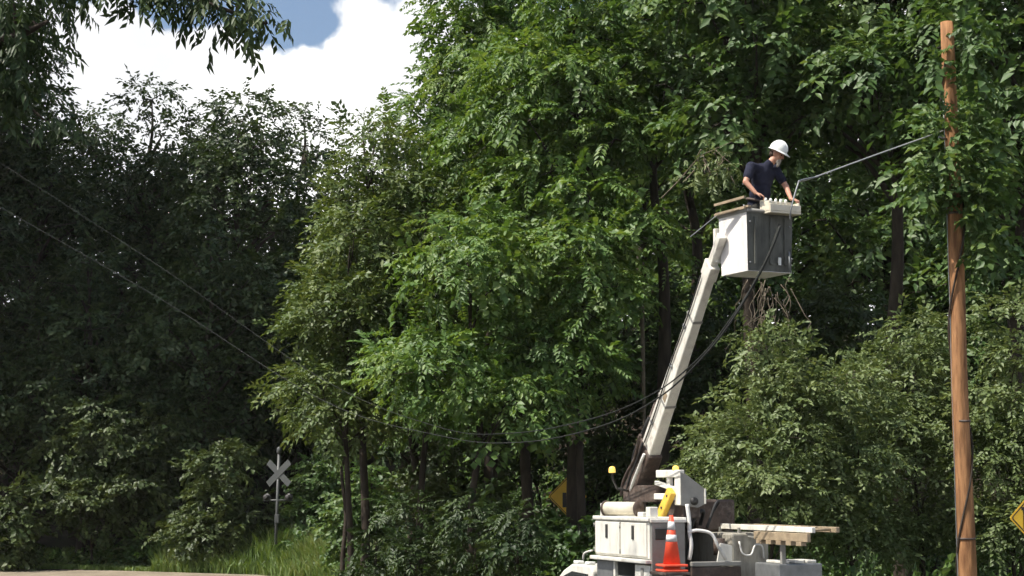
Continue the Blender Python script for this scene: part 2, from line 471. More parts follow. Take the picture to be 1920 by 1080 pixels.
def make_tree_kind(kind, seed, Rad, Hc, bole):
    """crown of clumps above a bole, limbs reaching to the clumps; returns (trunk mesh, crown mesh)"""
    spray, per, rc, dens, mat, tr, narrow, ls = KIND[kind]
    rc = min(rc, Rad * .55)
    rg = np.random.default_rng(seed); rnd = random.Random(seed)
    nclump = max(7, int(dens * 2 * Rad * Hc * 0.72 / (rc * rc)))
    cs, rs = [], []
    for i in range(nclump):
        for _ in range(30):
            t = rnd.random()
            prof = math.sin(math.pi * min(1, 0.14 + t * 0.9)) ** 0.55 * (1 - narrow * t)
            ang = rnd.uniform(0, 2 * math.pi)
            rr = max(.05, Rad * prof - rc * .35) * math.sqrt(rnd.uniform(0.15, 1.0)) * rnd.uniform(.85, 1.12)
            c = np.array([rr * math.cos(ang), rr * math.sin(ang), bole + Hc * (.03 + .94 * t)])
            if all(np.linalg.norm((c - k) * [1, 1, 1.4]) > rc * 0.95 for k in cs): break
        cs.append(c); rs.append(rc * rnd.uniform(0.55, 1.4))
    pos, ax, up, sc_ = clump_sprays(rg, cs, rs, per, back=.6)
    crown = leaves_mesh(kind + '_crown', pos, ax, up, sc_ * ls, spray, seed)
    global N_LEAVES
    N_LEAVES += len(crown.polygons)
    crown.materials.append(M[mat])
    mb = MB()
    top = bole + Hc * 0.86
    tr = tr * (bole + Hc) / 12.0 if kind not in ('shrub', 'bush', 'farshrub', 'darkbush', 'dimbush') else tr
    wob = [Vector((rnd.uniform(-.25, .25) * k, rnd.uniform(-.25, .25) * k, 0)) * min(1, Rad / 2) for k in (0, .3, .6, 1, 1.2, 1.2, .8)]
    tp = [Vector((0, 0, top * k / 6)) + wob[k] for k in range(7)]
    spine = smooth_path(tp, 4)
    mb.tube(spine, [tr * (1.25 if i == 0 else 1) * (1 - 0.85 * i / (len(spine) - 1)) for i in range(len(spine))], 9)
    for c, r in zip(cs, rs):
        c = Vector(c)
        zb = max(bole * 0.6, min(top * 0.93, c.z - 0.55 * math.hypot(c.x, c.y) - 0.4))
        b = spine[max(0, min(len(spine) - 1, int(zb / top * (len(spine) - 1))))]
        mid = b.lerp(c, 0.5) + Vector((rnd.uniform(-.2, .2), rnd.uniform(-.2, .2), rnd.uniform(-.1, .35)))
        w = tr * 0.34
        pth = smooth_path([b, mid, c], 3)
        mb.tube(pth, [w * (1 - 0.8 * i / (len(pth) - 1)) for i in range(len(pth))], 5, cap=False)
        for _ in range(3):
            e = c + Vector((rnd.gauss(0, .5), rnd.gauss(0, .5), rnd.gauss(0, .35))) * r
            mb.tube([c, c.lerp(e, .5) + Vector((0, 0, .05)), e], [w * .3, w * .2, w * .08], 4, cap=False)
    bmesh.ops.recalc_face_normals(mb.bm, faces=mb.bm.faces)
    tm = bpy.data.meshes.new(kind + '_trunk'); mb.bm.to_mesh(tm); mb.bm.free()
    tm.materials.append(M['bark'])
    return tm, crown

def terrain_h(x, y):
    """flat road corridor, a wooded bank rising behind"""
    y0 = 36.0 + (16.0 if x < -3 else 16.0 * max(0, min(1, (3 - x) / 6))) + (12 if x < -10 else 12 * max(0, min(1, (-3 - x) / 7)))
    t = max(0.0, min(1.0, (y - y0) / 34.0))
    t = t * t * (3 - 2 * t)
    return 9.5 * t + 0.12 * math.sin(x * .9) * math.sin(y * .7) * min(1, max(0, (y - y0 + 3) / 3))

TREE_N = 0
def tree(kind, x, y, base_z, top_z, width, label, name='tree', cat='tree', group=None, rot=0.0):
    """a tree on the ground at (x, y): crown from base_z up to top_z, about width across"""
    global TREE_N
    TREE_N += 1
    g = terrain_h(x, y) - 0.08
    e = empty(name, (x, y, g))
    tm, cm = make_tree_kind(kind, 1000 + TREE_N * 17, width / 2, top_z - base_z, base_z - g)
    link_mesh('crown', cm, None, e)
    link_mesh('trunk', tm, None, e)
    tag(e, label, cat, group)
    return e

def tree_px(kind, px, Y, ytop, ybot, hw, label, **kw):
    a, b = P(px, ytop, Y), P(px, ybot, Y)
    return tree(kind, a.x, Y, max(b.z, terrain_h(a.x, Y) + .15), a.z, 2 * hw * Y / F, label, **kw)

# ------------------------------------------------------------------ ground, road, bank
def sheet(name, xs, ys, hf, mat):
    v = [(x, y, hf(x, y)) for y in ys for x in xs]
    nx = len(xs)
    f = [(j*nx+i, j*nx+i+1, (j+1)*nx+i+1, (j+1)*nx+i) for j in range(len(ys)-1) for i in range(nx-1)]
    me = bpy.data.meshes.new(name); me.from_pydata(v, [], f)
    for p in me.polygons: p.use_smooth = True
    o = link_mesh(name, me, mat)
    return tag(o, kind='structure')
xs = [-900, -300, -120] + [-60 + 1.5 * i for i in range(81)] + [120, 300, 900]
ys = [-400, -100, -20, 10] + [20 + 1.5 * i for i in range(60)] + [130, 200, 400, 1200]
sheet('ground', xs, ys, terrain_h, M['litter'])
road_edge = [(-80, 66), (-30, 64.2), (-19, 62.6), (-14, 61), (-8.6, 58.2), (-5, 53), (-2, 45), (-0.8, 38), (0.5, 33.2), (3, 29.5), (5.4, 27.6), (7.5, 24.6), (12, 22.6), (40, 20)]
bm = bmesh.new()
top = [bm.verts.new((x, y, 0.006)) for x, y in road_edge]
bot = [bm.verts.new((x, -60, 0.006)) for x, y in road_edge]
for i in range(len(top) - 1): bm.faces.new((bot[i], bot[i+1], top[i+1], top[i]))
me = bpy.data.meshes.new('road'); bm.to_mesh(me); bm.free()
tag(link_mesh('road', me, M['asphalt']), kind='structure')
bm = bmesh.new()                               # pale gravel shoulder along the road edge
def inner(i):
    x, y = road_edge[i]; a, b = road_edge[max(0, i - 1)], road_edge[min(len(road_edge) - 1, i + 1)]
    t_ = Vector((b[0] - a[0], b[1] - a[1])).normalized()
    w = 6.0 + 1.2 * math.sin(i * 2.1) if x < -4 else 1.5
    return (x + t_.y * w, y - t_.x * w, 0.011)
top = [bm.verts.new((x, y, 0.011)) for x, y in road_edge]; bot = [bm.verts.new(inner(i)) for i in range(len(road_edge))]
for i in range(len(top) - 1): bm.faces.new((bot[i], bot[i+1], top[i+1], top[i]))
me = bpy.data.meshes.new('road_shoulder'); bm.to_mesh(me); bm.free()
tag(link_mesh('road_shoulder', me, M['gravel']), kind='structure')

# ------------------------------------------------------------------ trees and shrubs
FOREST = 'shaded forest trees behind the railway crossing'
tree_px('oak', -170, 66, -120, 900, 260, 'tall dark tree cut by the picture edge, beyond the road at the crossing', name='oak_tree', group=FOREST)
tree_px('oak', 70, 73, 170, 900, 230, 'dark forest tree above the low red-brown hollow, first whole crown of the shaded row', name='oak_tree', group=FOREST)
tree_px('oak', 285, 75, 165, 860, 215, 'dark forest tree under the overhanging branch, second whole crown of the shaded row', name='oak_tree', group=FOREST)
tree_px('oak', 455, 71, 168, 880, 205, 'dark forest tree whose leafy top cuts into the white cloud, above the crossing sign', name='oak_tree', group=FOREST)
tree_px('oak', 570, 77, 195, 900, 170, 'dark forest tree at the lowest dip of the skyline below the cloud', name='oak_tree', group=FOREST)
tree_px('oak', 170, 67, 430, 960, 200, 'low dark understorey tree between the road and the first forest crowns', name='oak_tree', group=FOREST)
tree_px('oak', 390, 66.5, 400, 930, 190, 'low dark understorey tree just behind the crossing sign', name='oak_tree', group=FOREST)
tree_px('olive', 690, 43, 182, 640, 115, 'olive green tree on the skyline beside the foot of the white cloud', name='olive_green_tree')
tree_px('olive', 665, 41, 400, 830, 115, 'greyish olive tree standing between the dark forest and the bright central tree', name='olive_green_tree')
tree_px('olive', 650, 44, 590, 850, 75, 'dim olive tree with pale leaf tips above the crossing sign', name='olive_green_tree')
tree_px('olive', 790, 42.5, 330, 760, 115, 'olive tree filling the gap behind the bright central fronds', name='olive_green_tree')
# the bright middle
tree_px('heaven', 925, 46, -130, 430, 175, 'tall light green tree whose edge stands against the white cloud', name='feathery_leaf_tree')
tree_px('heaven', 1075, 41, -70, 480, 215, 'tall bright green tree with feathery leaves at the top of the picture above the boom', name='feathery_leaf_tree')
tree_px('heaven', 890, 38.5, 400, 810, 185, 'low bright green tree with feathery fronds in the middle of the picture', name='feathery_leaf_tree')
tree_px('heaven', 1095, 39, 320, 720, 135, 'sunlit tree with feathery fronds beside the upper boom', name='feathery_leaf_tree', rot=2.1)
tree_px('heaven', 775, 47, 330, 830, 110, 'mid green feathery tree at the shadow edge of the dark forest', name='feathery_leaf_tree')
tree_px('heaven', 985, 43, 100, 640, 175, 'bright feathery tree between the skyline tree and the boom', name='feathery_leaf_tree', rot=4.0)
# right-hand wood
BACKWOOD = 'deep wood behind the bucket truck'
tree_px('tulip', 1395, 39.5, -160, 290, 250, 'tall broad-leaved tree above the worker in the bucket', name='broad_leaf_tree')
tree_px('tulip', 1660, 39, -200, 320, 250, 'tall broad-leaved tree between the worker and the wooden pole', name='broad_leaf_tree')
tree_px('tulip', 1890, 36, -200, 560, 170, 'broad-leaved tree behind the top of the wooden pole', name='broad_leaf_tree')
tree_px('wood', 1200, 56, -160, 900, 200, 'shadowed broad-leaved tree behind the upper boom', name='broad_leaf_tree', group=BACKWOOD)
tree_px('wood', 1420, 55, -160, 900, 210, 'shadowed broad-leaved tree behind the bucket', name='broad_leaf_tree', group=BACKWOOD)
tree_px('wood', 1640, 53, -160, 900, 210, 'shadowed broad-leaved tree in the dark hollow beside the pole', name='broad_leaf_tree', group=BACKWOOD)
tree_px('wood', 1850, 51, -160, 900, 200, 'shadowed broad-leaved tree behind the lower pole', name='broad_leaf_tree', group=BACKWOOD)
tree_px('wood', 1000, 60, -100, 900, 220, 'shadowed broad-leaved tree behind the bright central trees', name='broad_leaf_tree', group=BACKWOOD)
tree_px('oak', 800, 66, 260, 950, 200, 'shadowed tree behind the olive trees under the cloud', name='oak_tree', group=BACKWOOD)
tree_px('wood', 1290, 49, -60, 400, 170, 'shadowed broad-leaved tree between the boom tip and the tall trees above', name='broad_leaf_tree', group=BACKWOOD)
tree_px('wood', 1110, 69, -60, 960, 200, 'hindmost shadowed tree glimpsed behind the boom', name='broad_leaf_tree', group=BACKWOOD)
tree_px('wood', 1310, 67, -60, 960, 210, 'hindmost shadowed tree glimpsed past the bucket on the boom side', name='broad_leaf_tree', group=BACKWOOD)
tree_px('wood', 1520, 66, -60, 960, 210, 'hindmost shadowed tree glimpsed between bucket and pole', name='broad_leaf_tree', group=BACKWOOD)
tree_px('wood', 1740, 65, -60, 960, 210, 'hindmost shadowed tree glimpsed beside the wooden pole', name='broad_leaf_tree', group=BACKWOOD)
tree_px('wood', 1930, 62, -60, 960, 180, 'hindmost shadowed tree glimpsed at the picture edge above the yellow sign', name='broad_leaf_tree', group=BACKWOOD)
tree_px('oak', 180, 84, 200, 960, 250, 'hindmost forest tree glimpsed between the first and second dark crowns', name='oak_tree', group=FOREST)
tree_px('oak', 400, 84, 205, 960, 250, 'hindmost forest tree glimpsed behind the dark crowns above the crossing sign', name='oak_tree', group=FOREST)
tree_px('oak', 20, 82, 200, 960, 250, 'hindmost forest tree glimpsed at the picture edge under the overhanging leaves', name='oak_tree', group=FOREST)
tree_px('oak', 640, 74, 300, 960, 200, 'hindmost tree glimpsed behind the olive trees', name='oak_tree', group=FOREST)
tree_px('tulip', 1230, 43, -90, 260, 160, 'broad-leaved tree at the top of the picture just above the boom tip', name='broad_leaf_tree')
tree_px('darkbush', 1150, 46, 640, 930, 130, 'dark leafy thicket on the bank behind the lower boom', name='thicket', cat='thicket')
tree_px('darkbush', 1290, 45, 520, 900, 120, 'dark leafy thicket on the bank between boom and hanging vines', name='thicket', cat='thicket')
tree_px('darkbush', 1010, 48, 680, 930, 120, 'dark leafy thicket behind the lowest central fronds', name='thicket', cat='thicket')
tree_px('darkbush', 1580, 44, 520, 900, 150, 'dark leafy thicket in the hollow between bucket and pole', name='thicket', cat='thicket')
# shrubs
tree_px('shrub', 1440, 31.5, 640, 1010, 160, 'big rounded sunlit shrub behind the rear of the truck', name='shrub', cat='shrub')
tree_px('shrub', 1585, 32.5, 715, 1040, 130, 'rounded sunlit shrub above the ladder on the truck', name='shrub', cat='shrub')
tree_px('shrub', 1715, 34, 600, 1040, 130, 'pale green shrub between the ladder and the wooden pole', name='shrub', cat='shrub', rot=1.2)
tree_px('shrub', 1890, 33, 560, 1060, 130, 'tall sunlit shrub behind the yellow sign at the picture edge', name='shrub', cat='shrub', rot=2.5)
tree_px('bush', 1000, 41, 985, 1120, 70, 'small green bush beside the cab of the bucket truck', name='bush', cat='bush')
tree_px('bush', 690, 52, 880, 1080, 60, 'light green bush beyond the crossing sign, beside the tall grass', name='bush', cat='bush', rot=1)
tree_px('bush', 597, 63, 860, 1060, 55, 'yellowish bush just beside the crossing sign', name='bush', cat='bush', rot=2)
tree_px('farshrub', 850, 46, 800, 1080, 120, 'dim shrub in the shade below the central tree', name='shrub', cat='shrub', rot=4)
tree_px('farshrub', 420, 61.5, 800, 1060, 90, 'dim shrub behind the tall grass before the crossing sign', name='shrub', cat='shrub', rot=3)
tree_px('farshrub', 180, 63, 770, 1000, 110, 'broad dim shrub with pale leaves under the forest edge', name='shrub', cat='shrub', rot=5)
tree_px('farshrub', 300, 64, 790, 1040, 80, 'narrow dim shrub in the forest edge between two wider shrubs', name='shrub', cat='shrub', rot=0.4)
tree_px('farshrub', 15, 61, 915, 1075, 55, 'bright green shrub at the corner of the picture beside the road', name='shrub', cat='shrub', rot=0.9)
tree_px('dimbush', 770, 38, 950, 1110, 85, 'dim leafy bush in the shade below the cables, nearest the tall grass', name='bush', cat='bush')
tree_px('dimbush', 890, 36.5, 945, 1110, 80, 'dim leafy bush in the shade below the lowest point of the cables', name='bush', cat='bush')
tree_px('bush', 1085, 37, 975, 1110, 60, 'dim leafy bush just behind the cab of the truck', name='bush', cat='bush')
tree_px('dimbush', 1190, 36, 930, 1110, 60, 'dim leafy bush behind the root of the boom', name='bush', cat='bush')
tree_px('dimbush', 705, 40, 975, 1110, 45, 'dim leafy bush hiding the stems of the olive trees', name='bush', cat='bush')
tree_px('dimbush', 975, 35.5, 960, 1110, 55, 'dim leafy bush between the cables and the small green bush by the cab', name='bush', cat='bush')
# tall trees added beyond the picture edge to keep the forest in shade
for (x, y, bz, tz, w, l) in ((-25, 64, 9, 36, 11, 'nearest'), (-27, 71, 12, 36, 11, 'second'), (-32, 66, 12, 36, 11, 'third'), (-25.5, 76, 12, 36, 10, 'farthest'), (-22.8, 59.5, 22, 38, 7.5, 'slimmest'), (-23.8, 68, 19, 38, 8, 'highest')):
    tree('oak', x, y, bz, tz, w, '%s of the tall shade trees added along the picture edge beyond the crossing' % l, name='added_shade_tree', group='tall shade trees added at the picture edge')

# near tree whose branch hangs into the corner of the picture
nt = empty('overhanging_tree', (-9.2, 21.5, -0.05))
tag(nt, 'near tree with a dark drooping branch hanging across the corner of the sky', 'tree')
base = Vector(nt.location)
rnd = random.Random(5); rg = np.random.default_rng(5)
mb = MB()
trunk_path = smooth_path([(0, 0, 0), (0.15, 0.1, 3.5), (0.0, -0.1, 7), (0.3, 0.1, 11), (0.2, 0, 15)], 5)
mb.tube(trunk_path, [0.42 - 0.3 * i / 20 for i in range(21)], 12)
tips, rads = [], []
def limb(pts, w, clumps):
    q = smooth_path(pts, 6)
    mb.tube(q, [w * (1 - 0.85 * i / (len(q) - 1)) for i in range(len(q))], 7, cap=False)
    for t, off, r in clumps:
        p_ = q[min(len(q) - 1, int(t * (len(q) - 1)))] + Vector(off)
        mb.tube([q[int(t * (len(q) - 1)) ], p_.lerp(q[int(t * (len(q) - 1))], .4) + Vector((0, 0, .06)), p_], [w * .2, w * .12, w * .05], 4, cap=False)
        tips.append(np.array(p_)); rads.append(r)
def L(px, py, Y): return P(px, py, Y) - base
# low heavy mass of leaves at the edge
limb([(0.2, 0, 6.2), L(-60, 120, 21), L(30, 70, 20.6), L(90, 40, 20.4)], 0.14,
     [(.3, (0, 0, .1), .6), (.5, (-.1, .2, -.4), .5), (.45, (0, 0, .1), .6), (.6, (-.1, 0, .2), .5), (.75, (-.1, .1, -.1), .4), (.9, (-.1, 0, 0), .25), (.55, (0, -.2, -.4), .5), (.7, (0, -.2, .5), .5)])
# long branch across the sky
limb([(0.2, 0, 7.4), L(-60, -30, 21), L(150, -40, 20.7), L(330, -10, 20.6), L(500, 45, 20.6)], 0.11,
     [(.58, (.1, 0, -.02), .26), (.64, (.1, 0, .04), .32), (.7, (.1, 0, .0), .34), (.76, (.05, 0, 0), .38), (.84, (0, 0, .02), .36), (.92, (0, 0, .0), .34), (1, (-.02, 0, .0), .3), (.5, (0, .1, .25), .2), (.84, (0, .2, .3), .4), (.94, (0, .1, .28), .3)])
limb([(0.2, 0, 6.6), L(-60, 200, 21.4), L(20, 180, 21), L(90, 230, 20.8)], 0.07,
     [(.6, (0, 0, 0), .42), (.8, (0, 0, 0), .34), (1, (0, 0, 0), .26)])
for k in range(18):        # the rest of the crown, above the picture
    a = rnd.uniform(0, 6.28); rr = rnd.uniform(1.2, 4.2); z = rnd.uniform(9.5, 15)
    q = Vector((rr * math.cos(a), rr * math.sin(a), z))
    limb([(0.15, 0, min(14.4, z - 1.2)), q * .55 + Vector((0, 0, z * .45)), q], 0.09, [(1, (0, 0, 0), 1.0), (.6, (0, 0, .1), .8)])
mb.build('trunk', M['bark'], nt)
pos, ax, up, sc_ = clump_sprays(rg, tips, rads, 135, droop=0.75, inner=0.25)
me = leaves_mesh('near_crown', pos, ax, up, sc_ * 0.8, 'lance', 5)
link_mesh('crown', me, M['leaf_dark'], nt)

# ------------------------------------------------------------------ undergrowth and grass
def scatter_mesh(name, n_, area, hgt, kind, mat, seed, scl):
    rg = np.random.default_rng(seed)
    pos = []
    while len(pos) < n_:
        x, y = rg.uniform(area[0], area[1]), rg.uniform(area[2], area[3])
        if hgt(x, y) is None: continue
        pos.append((x, y, terrain_h(x, y) + hgt(x, y) * rg.random() ** 1.3))
    pos = np.array(pos)
    ax = unit(rg.normal(size=pos.shape) + [0, 0, .35]); up = unit(rg.normal(size=pos.shape) * .45 + [0, 0, 1])
    me = leaves_mesh(name, pos, ax, up, rg.uniform(.7, 1.3, n_) * scl, kind, seed)
    return link_mesh(name, me, mat)
def road_y(x):
    for (a, b), (c, d_) in zip(road_edge, road_edge[1:]):
        if a <= x <= c: return b + (d_ - b) * (x - a) / (c - a)
    return 0
u = scatter_mesh('undergrowth', 11500, (-20, 17, 28, 66), lambda x, y: None if y < road_y(x) + 1.3 or y > road_y(x) + 22 else 0.35 + 1.1 * max(0, math.sin(x * 1.3 + 2 * math.sin(y * .6))), 'broad', M['leaf_mid'], 31, 1.0)
tag(u, 'low leafy undergrowth covering the wood floor behind the road', 'undergrowth', kind='stuff')

def grass(name, n_, area, fn, seed, mat, label):
    rg = np.random.default_rng(seed)
    V = []
    while len(V) < n_:
        x, y = rg.uniform(area[0], area[1]), rg.uniform(area[2], area[3])
        h = fn(x, y)
        if h is None: continue
        h *= rg.uniform(.45, 1.15)
        a = rg.uniform(0, 6.28); w = 0.014 + 0.02 * rg.random() + h * .016
        dx, dy = math.cos(a) * w, math.sin(a) * w
        lx, ly = rg.normal(0, .28) * h, rg.normal(0, .28) * h
        z = terrain_h(x, y) - .02
        V.append(((x-dx, y-dy, z), (x+dx, y+dy, z), (x+lx*.4+dx*.7, y+ly*.4+dy*.7, z+h*.62), (x+lx, y+ly, z+h), (x+lx*.4-dx*.7, y+ly*.4-dy*.7, z+h*.62)))
    V = np.array(V, dtype=np.float32).reshape(-1, 3)
    nb = len(V) // 5
    faces = [(5*i, 5*i+1, 5*i+2, 5*i+4) for i in range(nb)] + [(5*i+4, 5*i+2, 5*i+3) for i in range(nb)]
    me = bpy.data.meshes.new(name); me.from_pydata(V.tolist(), [], faces)
    o = link_mesh(name, me, mat)
    return tag(o, label, 'grass', kind='stuff')
def tall(x, y):
    e = y - road_y(x)
    if e < 0.15 or e > 7: return None
    k = 0.5 + 0.5 * math.sin(x * 1.9 + 1.3 * math.sin(y * 1.1))
    if x < -12.6: return 0.18 if e < 2.5 else 0.3
    return min(0.35 + e * 0.4, 0.7 + 0.75 * k)
grass('tall_grass', 42000, (-19, -3.2, 50, 68), tall, 7, M['grassblade'], 'tall rank grass along the road edge at the railway crossing')
grass('verge_grass', 9000, (-3, 12, 23, 50), lambda x, y: None if not (0.1 < y - road_y(x) < 5) else .35, 9, M['grassblade'], 'rough grass on the verge behind the bucket truck')

# ------------------------------------------------------------------ bucket truck
TH = math.atan2(.927, -.375)
O = P(1215, 972, 25.5); O.z = 0
trk = empty('bucket_truck', O, TH)
tag(trk, 'white utility bucket truck with raised boom, side cabinets and ladder', 'truck')
def T(t, r, z): return Vector((t, -r, z))     # forward from the rear-left corner, to the right, up
def tb(name, mat, t0, t1, r0, r1, z0, z1, parent=trk, bev=0.012):
    mb = MB(); mb.b2(T(t0, r1, z0), T(t1, r0, z1), bev)
    return mb.build(name, mat, parent)
# chassis, deck, wheels
ch = MB()
for r in (0.75, 1.55): ch.b2(T(-0.9, r + .06, .62), T(5.2, r - .06, .84))
for t in (-.8, .4, 1.5, 2.8, 4.0): ch.b2(T(t, 1.5, .66), T(t + .1, .8, .8))
ch.build('chassis', M['dark'], trk)
tb('deck', M['greypaint'], -.95, 2.12, .03, 2.37, .86, .94)
tb('rear_bumper', M['dark'], -1.12, -.96, .15, 2.25, .5, .84)
def wheel(t, r, w):
    e = MB(); e.lathe([(.2, -w/2), (.36, -w/2), (.42, -w*.36), (.43, 0), (.42, w*.36), (.36, w/2), (.2, w/2)], T(t, r, .43), 28, axis=(0, 1, 0))
    o = e.build('wheel', M['rubber'], trk)
    k = MB(); k.lathe([(0, w*.3), (.07, w*.34), (.09, w*.1), (.17, w*.16), (.215, w*.49), (.215, -w*.49), (.17, -w*.16), (.09, -w*.1), (.07, -w*.34), (0, -w*.3)], T(t, r, .43), 20, axis=(0, 1, 0))
    k.build('rim', M['steel'], o)
for t, r, w in ((.75, .3, .48), (.75, 2.1, .48), (4.35, .28, .26), (4.35, 2.1, .26)): wheel(t, r, w)
# driver-side cabinet: high box with two doors and latches, drip ledge below
cab_ = tb('side_cabinet', M['white'], 0.0, 1.9, 0.02, 0.6, 1.915, 2.46)
tb('cabinet_lid', M['white'], -.03, 1.93, -.02, .63, 2.465, 2.525, bev=.015)
tb('cabinet_ledge', M['white'], -.02, 1.96, -.06, .6, 1.845, 1.905, bev=.015)
for t0, t1 in ((.06, .93), (.98, 1.86)):
    dd = tb('cabinet_door', M['white'], t0, t1, -.006, .03, 1.945, 2.44, bev=.01)
    tm = (t0 + t1) / 2
    h = MB(); h.b2(T(tm - .035, -.004, 2.19), T(tm + .035, -.022, 2.4), .006)
    h.build('latch', M['dark'], dd)
    for hz in (2.0, 2.38):
        h = MB(); h.tube([T(t1 + .012, -.012, hz - .035), T(t1 + .012, -.012, hz + .035)], .012, 8); h.build('hinge', M['greypaint'], dd)
st = MB(); st.tube(smooth_path([T(1.93, -.02, 1.98), T(2.1, -.08, 1.93), T(2.16, -.08, 1.83)], 4), .016, 8); st.build('grab_handle', M['white'], trk)
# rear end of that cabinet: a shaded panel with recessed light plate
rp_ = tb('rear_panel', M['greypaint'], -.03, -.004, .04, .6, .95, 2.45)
l1 = MB(); l1.b2(T(-.045, .3, 2.2), T(-.03, .1, 2.36), .006); l1.build('lamp_plate', M['dark'], rp_)
l1 = MB(); l1.b2(T(-.05, .62, 2.45), T(-.0, .02, 2.5), .008); l1.build('panel_trim', M['white'], rp_)
# under the cabinet: post, open shelf, lower box
lb = tb('lower_box', M['white'], 0.02, .52, .03, .58, .95, 1.82)
h = MB(); h.b2(T(.22, .028, 1.62), T(.29, .012, 1.78), .005); h.build('latch', M['greypaint'], lb)
tb('shelf_back', M['dark'], .53, 1.9, .55, .58, .95, 1.84)
tb('shelf_post', M['white'], 1.22, 1.28, .03, .09, .95, 1.84)
tb('open_shelf', M['greypaint'], .54, 1.2, .06, .54, 1.58, 1.62)
tb('front_locker', M['steel'], 1.34, 1.92, .05, .54, .95, 1.83)
# clutter on the cabinet lid
rl = MB(); rl.tube([T(1.62, .08, 2.64), T(1.0, .34, 2.64)], .105, 16); rl_ = rl.build('rope_roll', M['vinyl'], trk)
for a in (0, 1):
    c0 = T(1.62, .08, 2.64).lerp(T(1.0, .34, 2.64), a)
    fl = MB(); fl.lathe([(0, -.012), (.125, -.012), (.125, .012), (0, .012)], c0, 20, axis=T(1.62, .08, 0) - T(1.0, .34, 0)); fl.build('roll_flange', M['rust'], rl_)
tb('roll_bracket', M['white'], 1.66, 1.72, .02, .3, 2.526, 2.72)
tb('strobe_box', M['white'], .34, .52, .08, .24, 2.526, 2.6)
tb('work_lamp', M['white'], .06, .2, .06, .2, 2.526, 2.68)
# cab beyond the body
cb = MB()
prof = [(2.28, 1.0), (2.28, 1.62), (2.36, 1.72), (3.1, 1.72), (3.45, 1.6), (3.95, 1.24), (5.15, 1.14), (5.3, .98), (5.3, .5), (2.28, .5)]
cb.prism([T(t, .14, z) for t, z in prof], T(0, 2.1, 0), .03)
cabo = cb.build('cab', M['white'], trk)
for r in (.132, 2.24 + .008):
    g = MB(); g.prism([T(t, r, z) for t, z in ((2.44, 1.3), (2.44, 1.58), (3.06, 1.6), (3.36, 1.52), (3.72, 1.3))], T(0, .008 if r > 1 else -.008, 0)); g.build('side_window', M['glass'], cabo)
g = MB(); g.prism([T(3.5, .3, 1.575), T(3.92, .3, 1.275), T(3.92, 2.06, 1.275), T(3.5, 2.06, 1.575)], (0.012, 0, .014)); g.build('windscreen', M['glass'], cabo)
g = MB(); g.b2(T(2.268, 1.8, 1.3), T(2.279, .6, 1.6)); g.build('rear_window', M['glass'], cabo)
for t in (2.55, 3.0):
    g = MB(); g.b2(T(t - .1, .28, 1.725), T(t + .08, .16, 1.775), .015); g.build('roof_marker', M['hat'], cabo)
mi = MB(); mi.b2(T(3.45, -.04, 1.08), T(3.5, -.2, 1.34), .015); mi.bar(T(3.5, .14, 1.14), T(3.47, -.1, 1.2), .03, .03); mi.build('wing_mirror', M['white'], cabo)
# open bay between the cabinets, its tail rail, hoses, and the passenger-side cabinet
tb('bay_wall', M['dark'], 1.93, 1.97, .62, 2.3, .95, 2.0)
tb('tail_rail', M['greypaint'], -.12, -.05, .66, 1.5, 1.8, 1.87)
tb('tail_gate', M['rust'], -.11, -.06, .66, 1.5, .95, 1.79)
pc = tb('passenger_cabinet', M['beige'], 0.02, 1.9, 1.42, 2.06, .95, 2.28, bev=.03)
g = MB(); g.prism([T(-.02, 1.14, 1.86), T(-.02, 1.2, 2.14), T(-.02, 1.4, 2.1), T(-.02, 1.4, 1.87)], (.025, 0, 0), .004); g.build('mud_flap', M['white'], pc)
g = MB(); g.tube(smooth_path([T(-.02, 1.52, 2.16), T(-.05, 1.56, 1.98), T(-.06, 1.7, 1.96), T(-.05, 1.78, 2.1), T(-.05, 1.9, 2.08), T(-.02, 1.94, 1.9)], 4), .014, 6); g.build('hose', M['white2'], pc)
hz_ = MB(); hz_.tube(smooth_path([T(.0, .66, 2.3), T(-.05, .8, 2.33), T(-.1, 1.0, 2.28), T(-.12, 1.1, 2.1), T(-.1, 1.24, 1.9)], 6), .026, 8); hz_.build('hydraulic_hose', M['white2'], trk)
hp = MB(); hp.tube(smooth_path([T(.05, .68, 2.72), T(.03, .7, 2.5), T(.0, .69, 2.3), T(-.03, .7, 2.1), T(0, .68, 1.9)], 5), .032, 8); hp.build('hydraulic_hose', M['white2'], trk)
tb('hydraulic_tank', M['rust'], .75, 1.5, 1.2, 1.9, 2.29, 2.78, bev=.04)
g = MB(); g.tube(smooth_path([T(.7, 1.25, 2.4), T(.5, 1.2, 2.6), T(.45, 1.05, 2.55), T(.5, .95, 2.3)], 5), .03, 8); g.build('hydraulic_hose', M['rubber'], trk)
g = MB(); g.tube(smooth_path([T(.74, 1.5, 2.6), T(.55, 1.5, 2.75), T(.4, 1.35, 2.7), T(.4, 1.2, 2.35)], 5), .024, 8); g.build('hydraulic_hose', M['rubber'], trk)
g = MB(); g.tube([T(.2, 1.3, 1.95), T(.2, 1.3, 2.2)], .09, 14); g.build('fluid_can', M['rust'], trk)
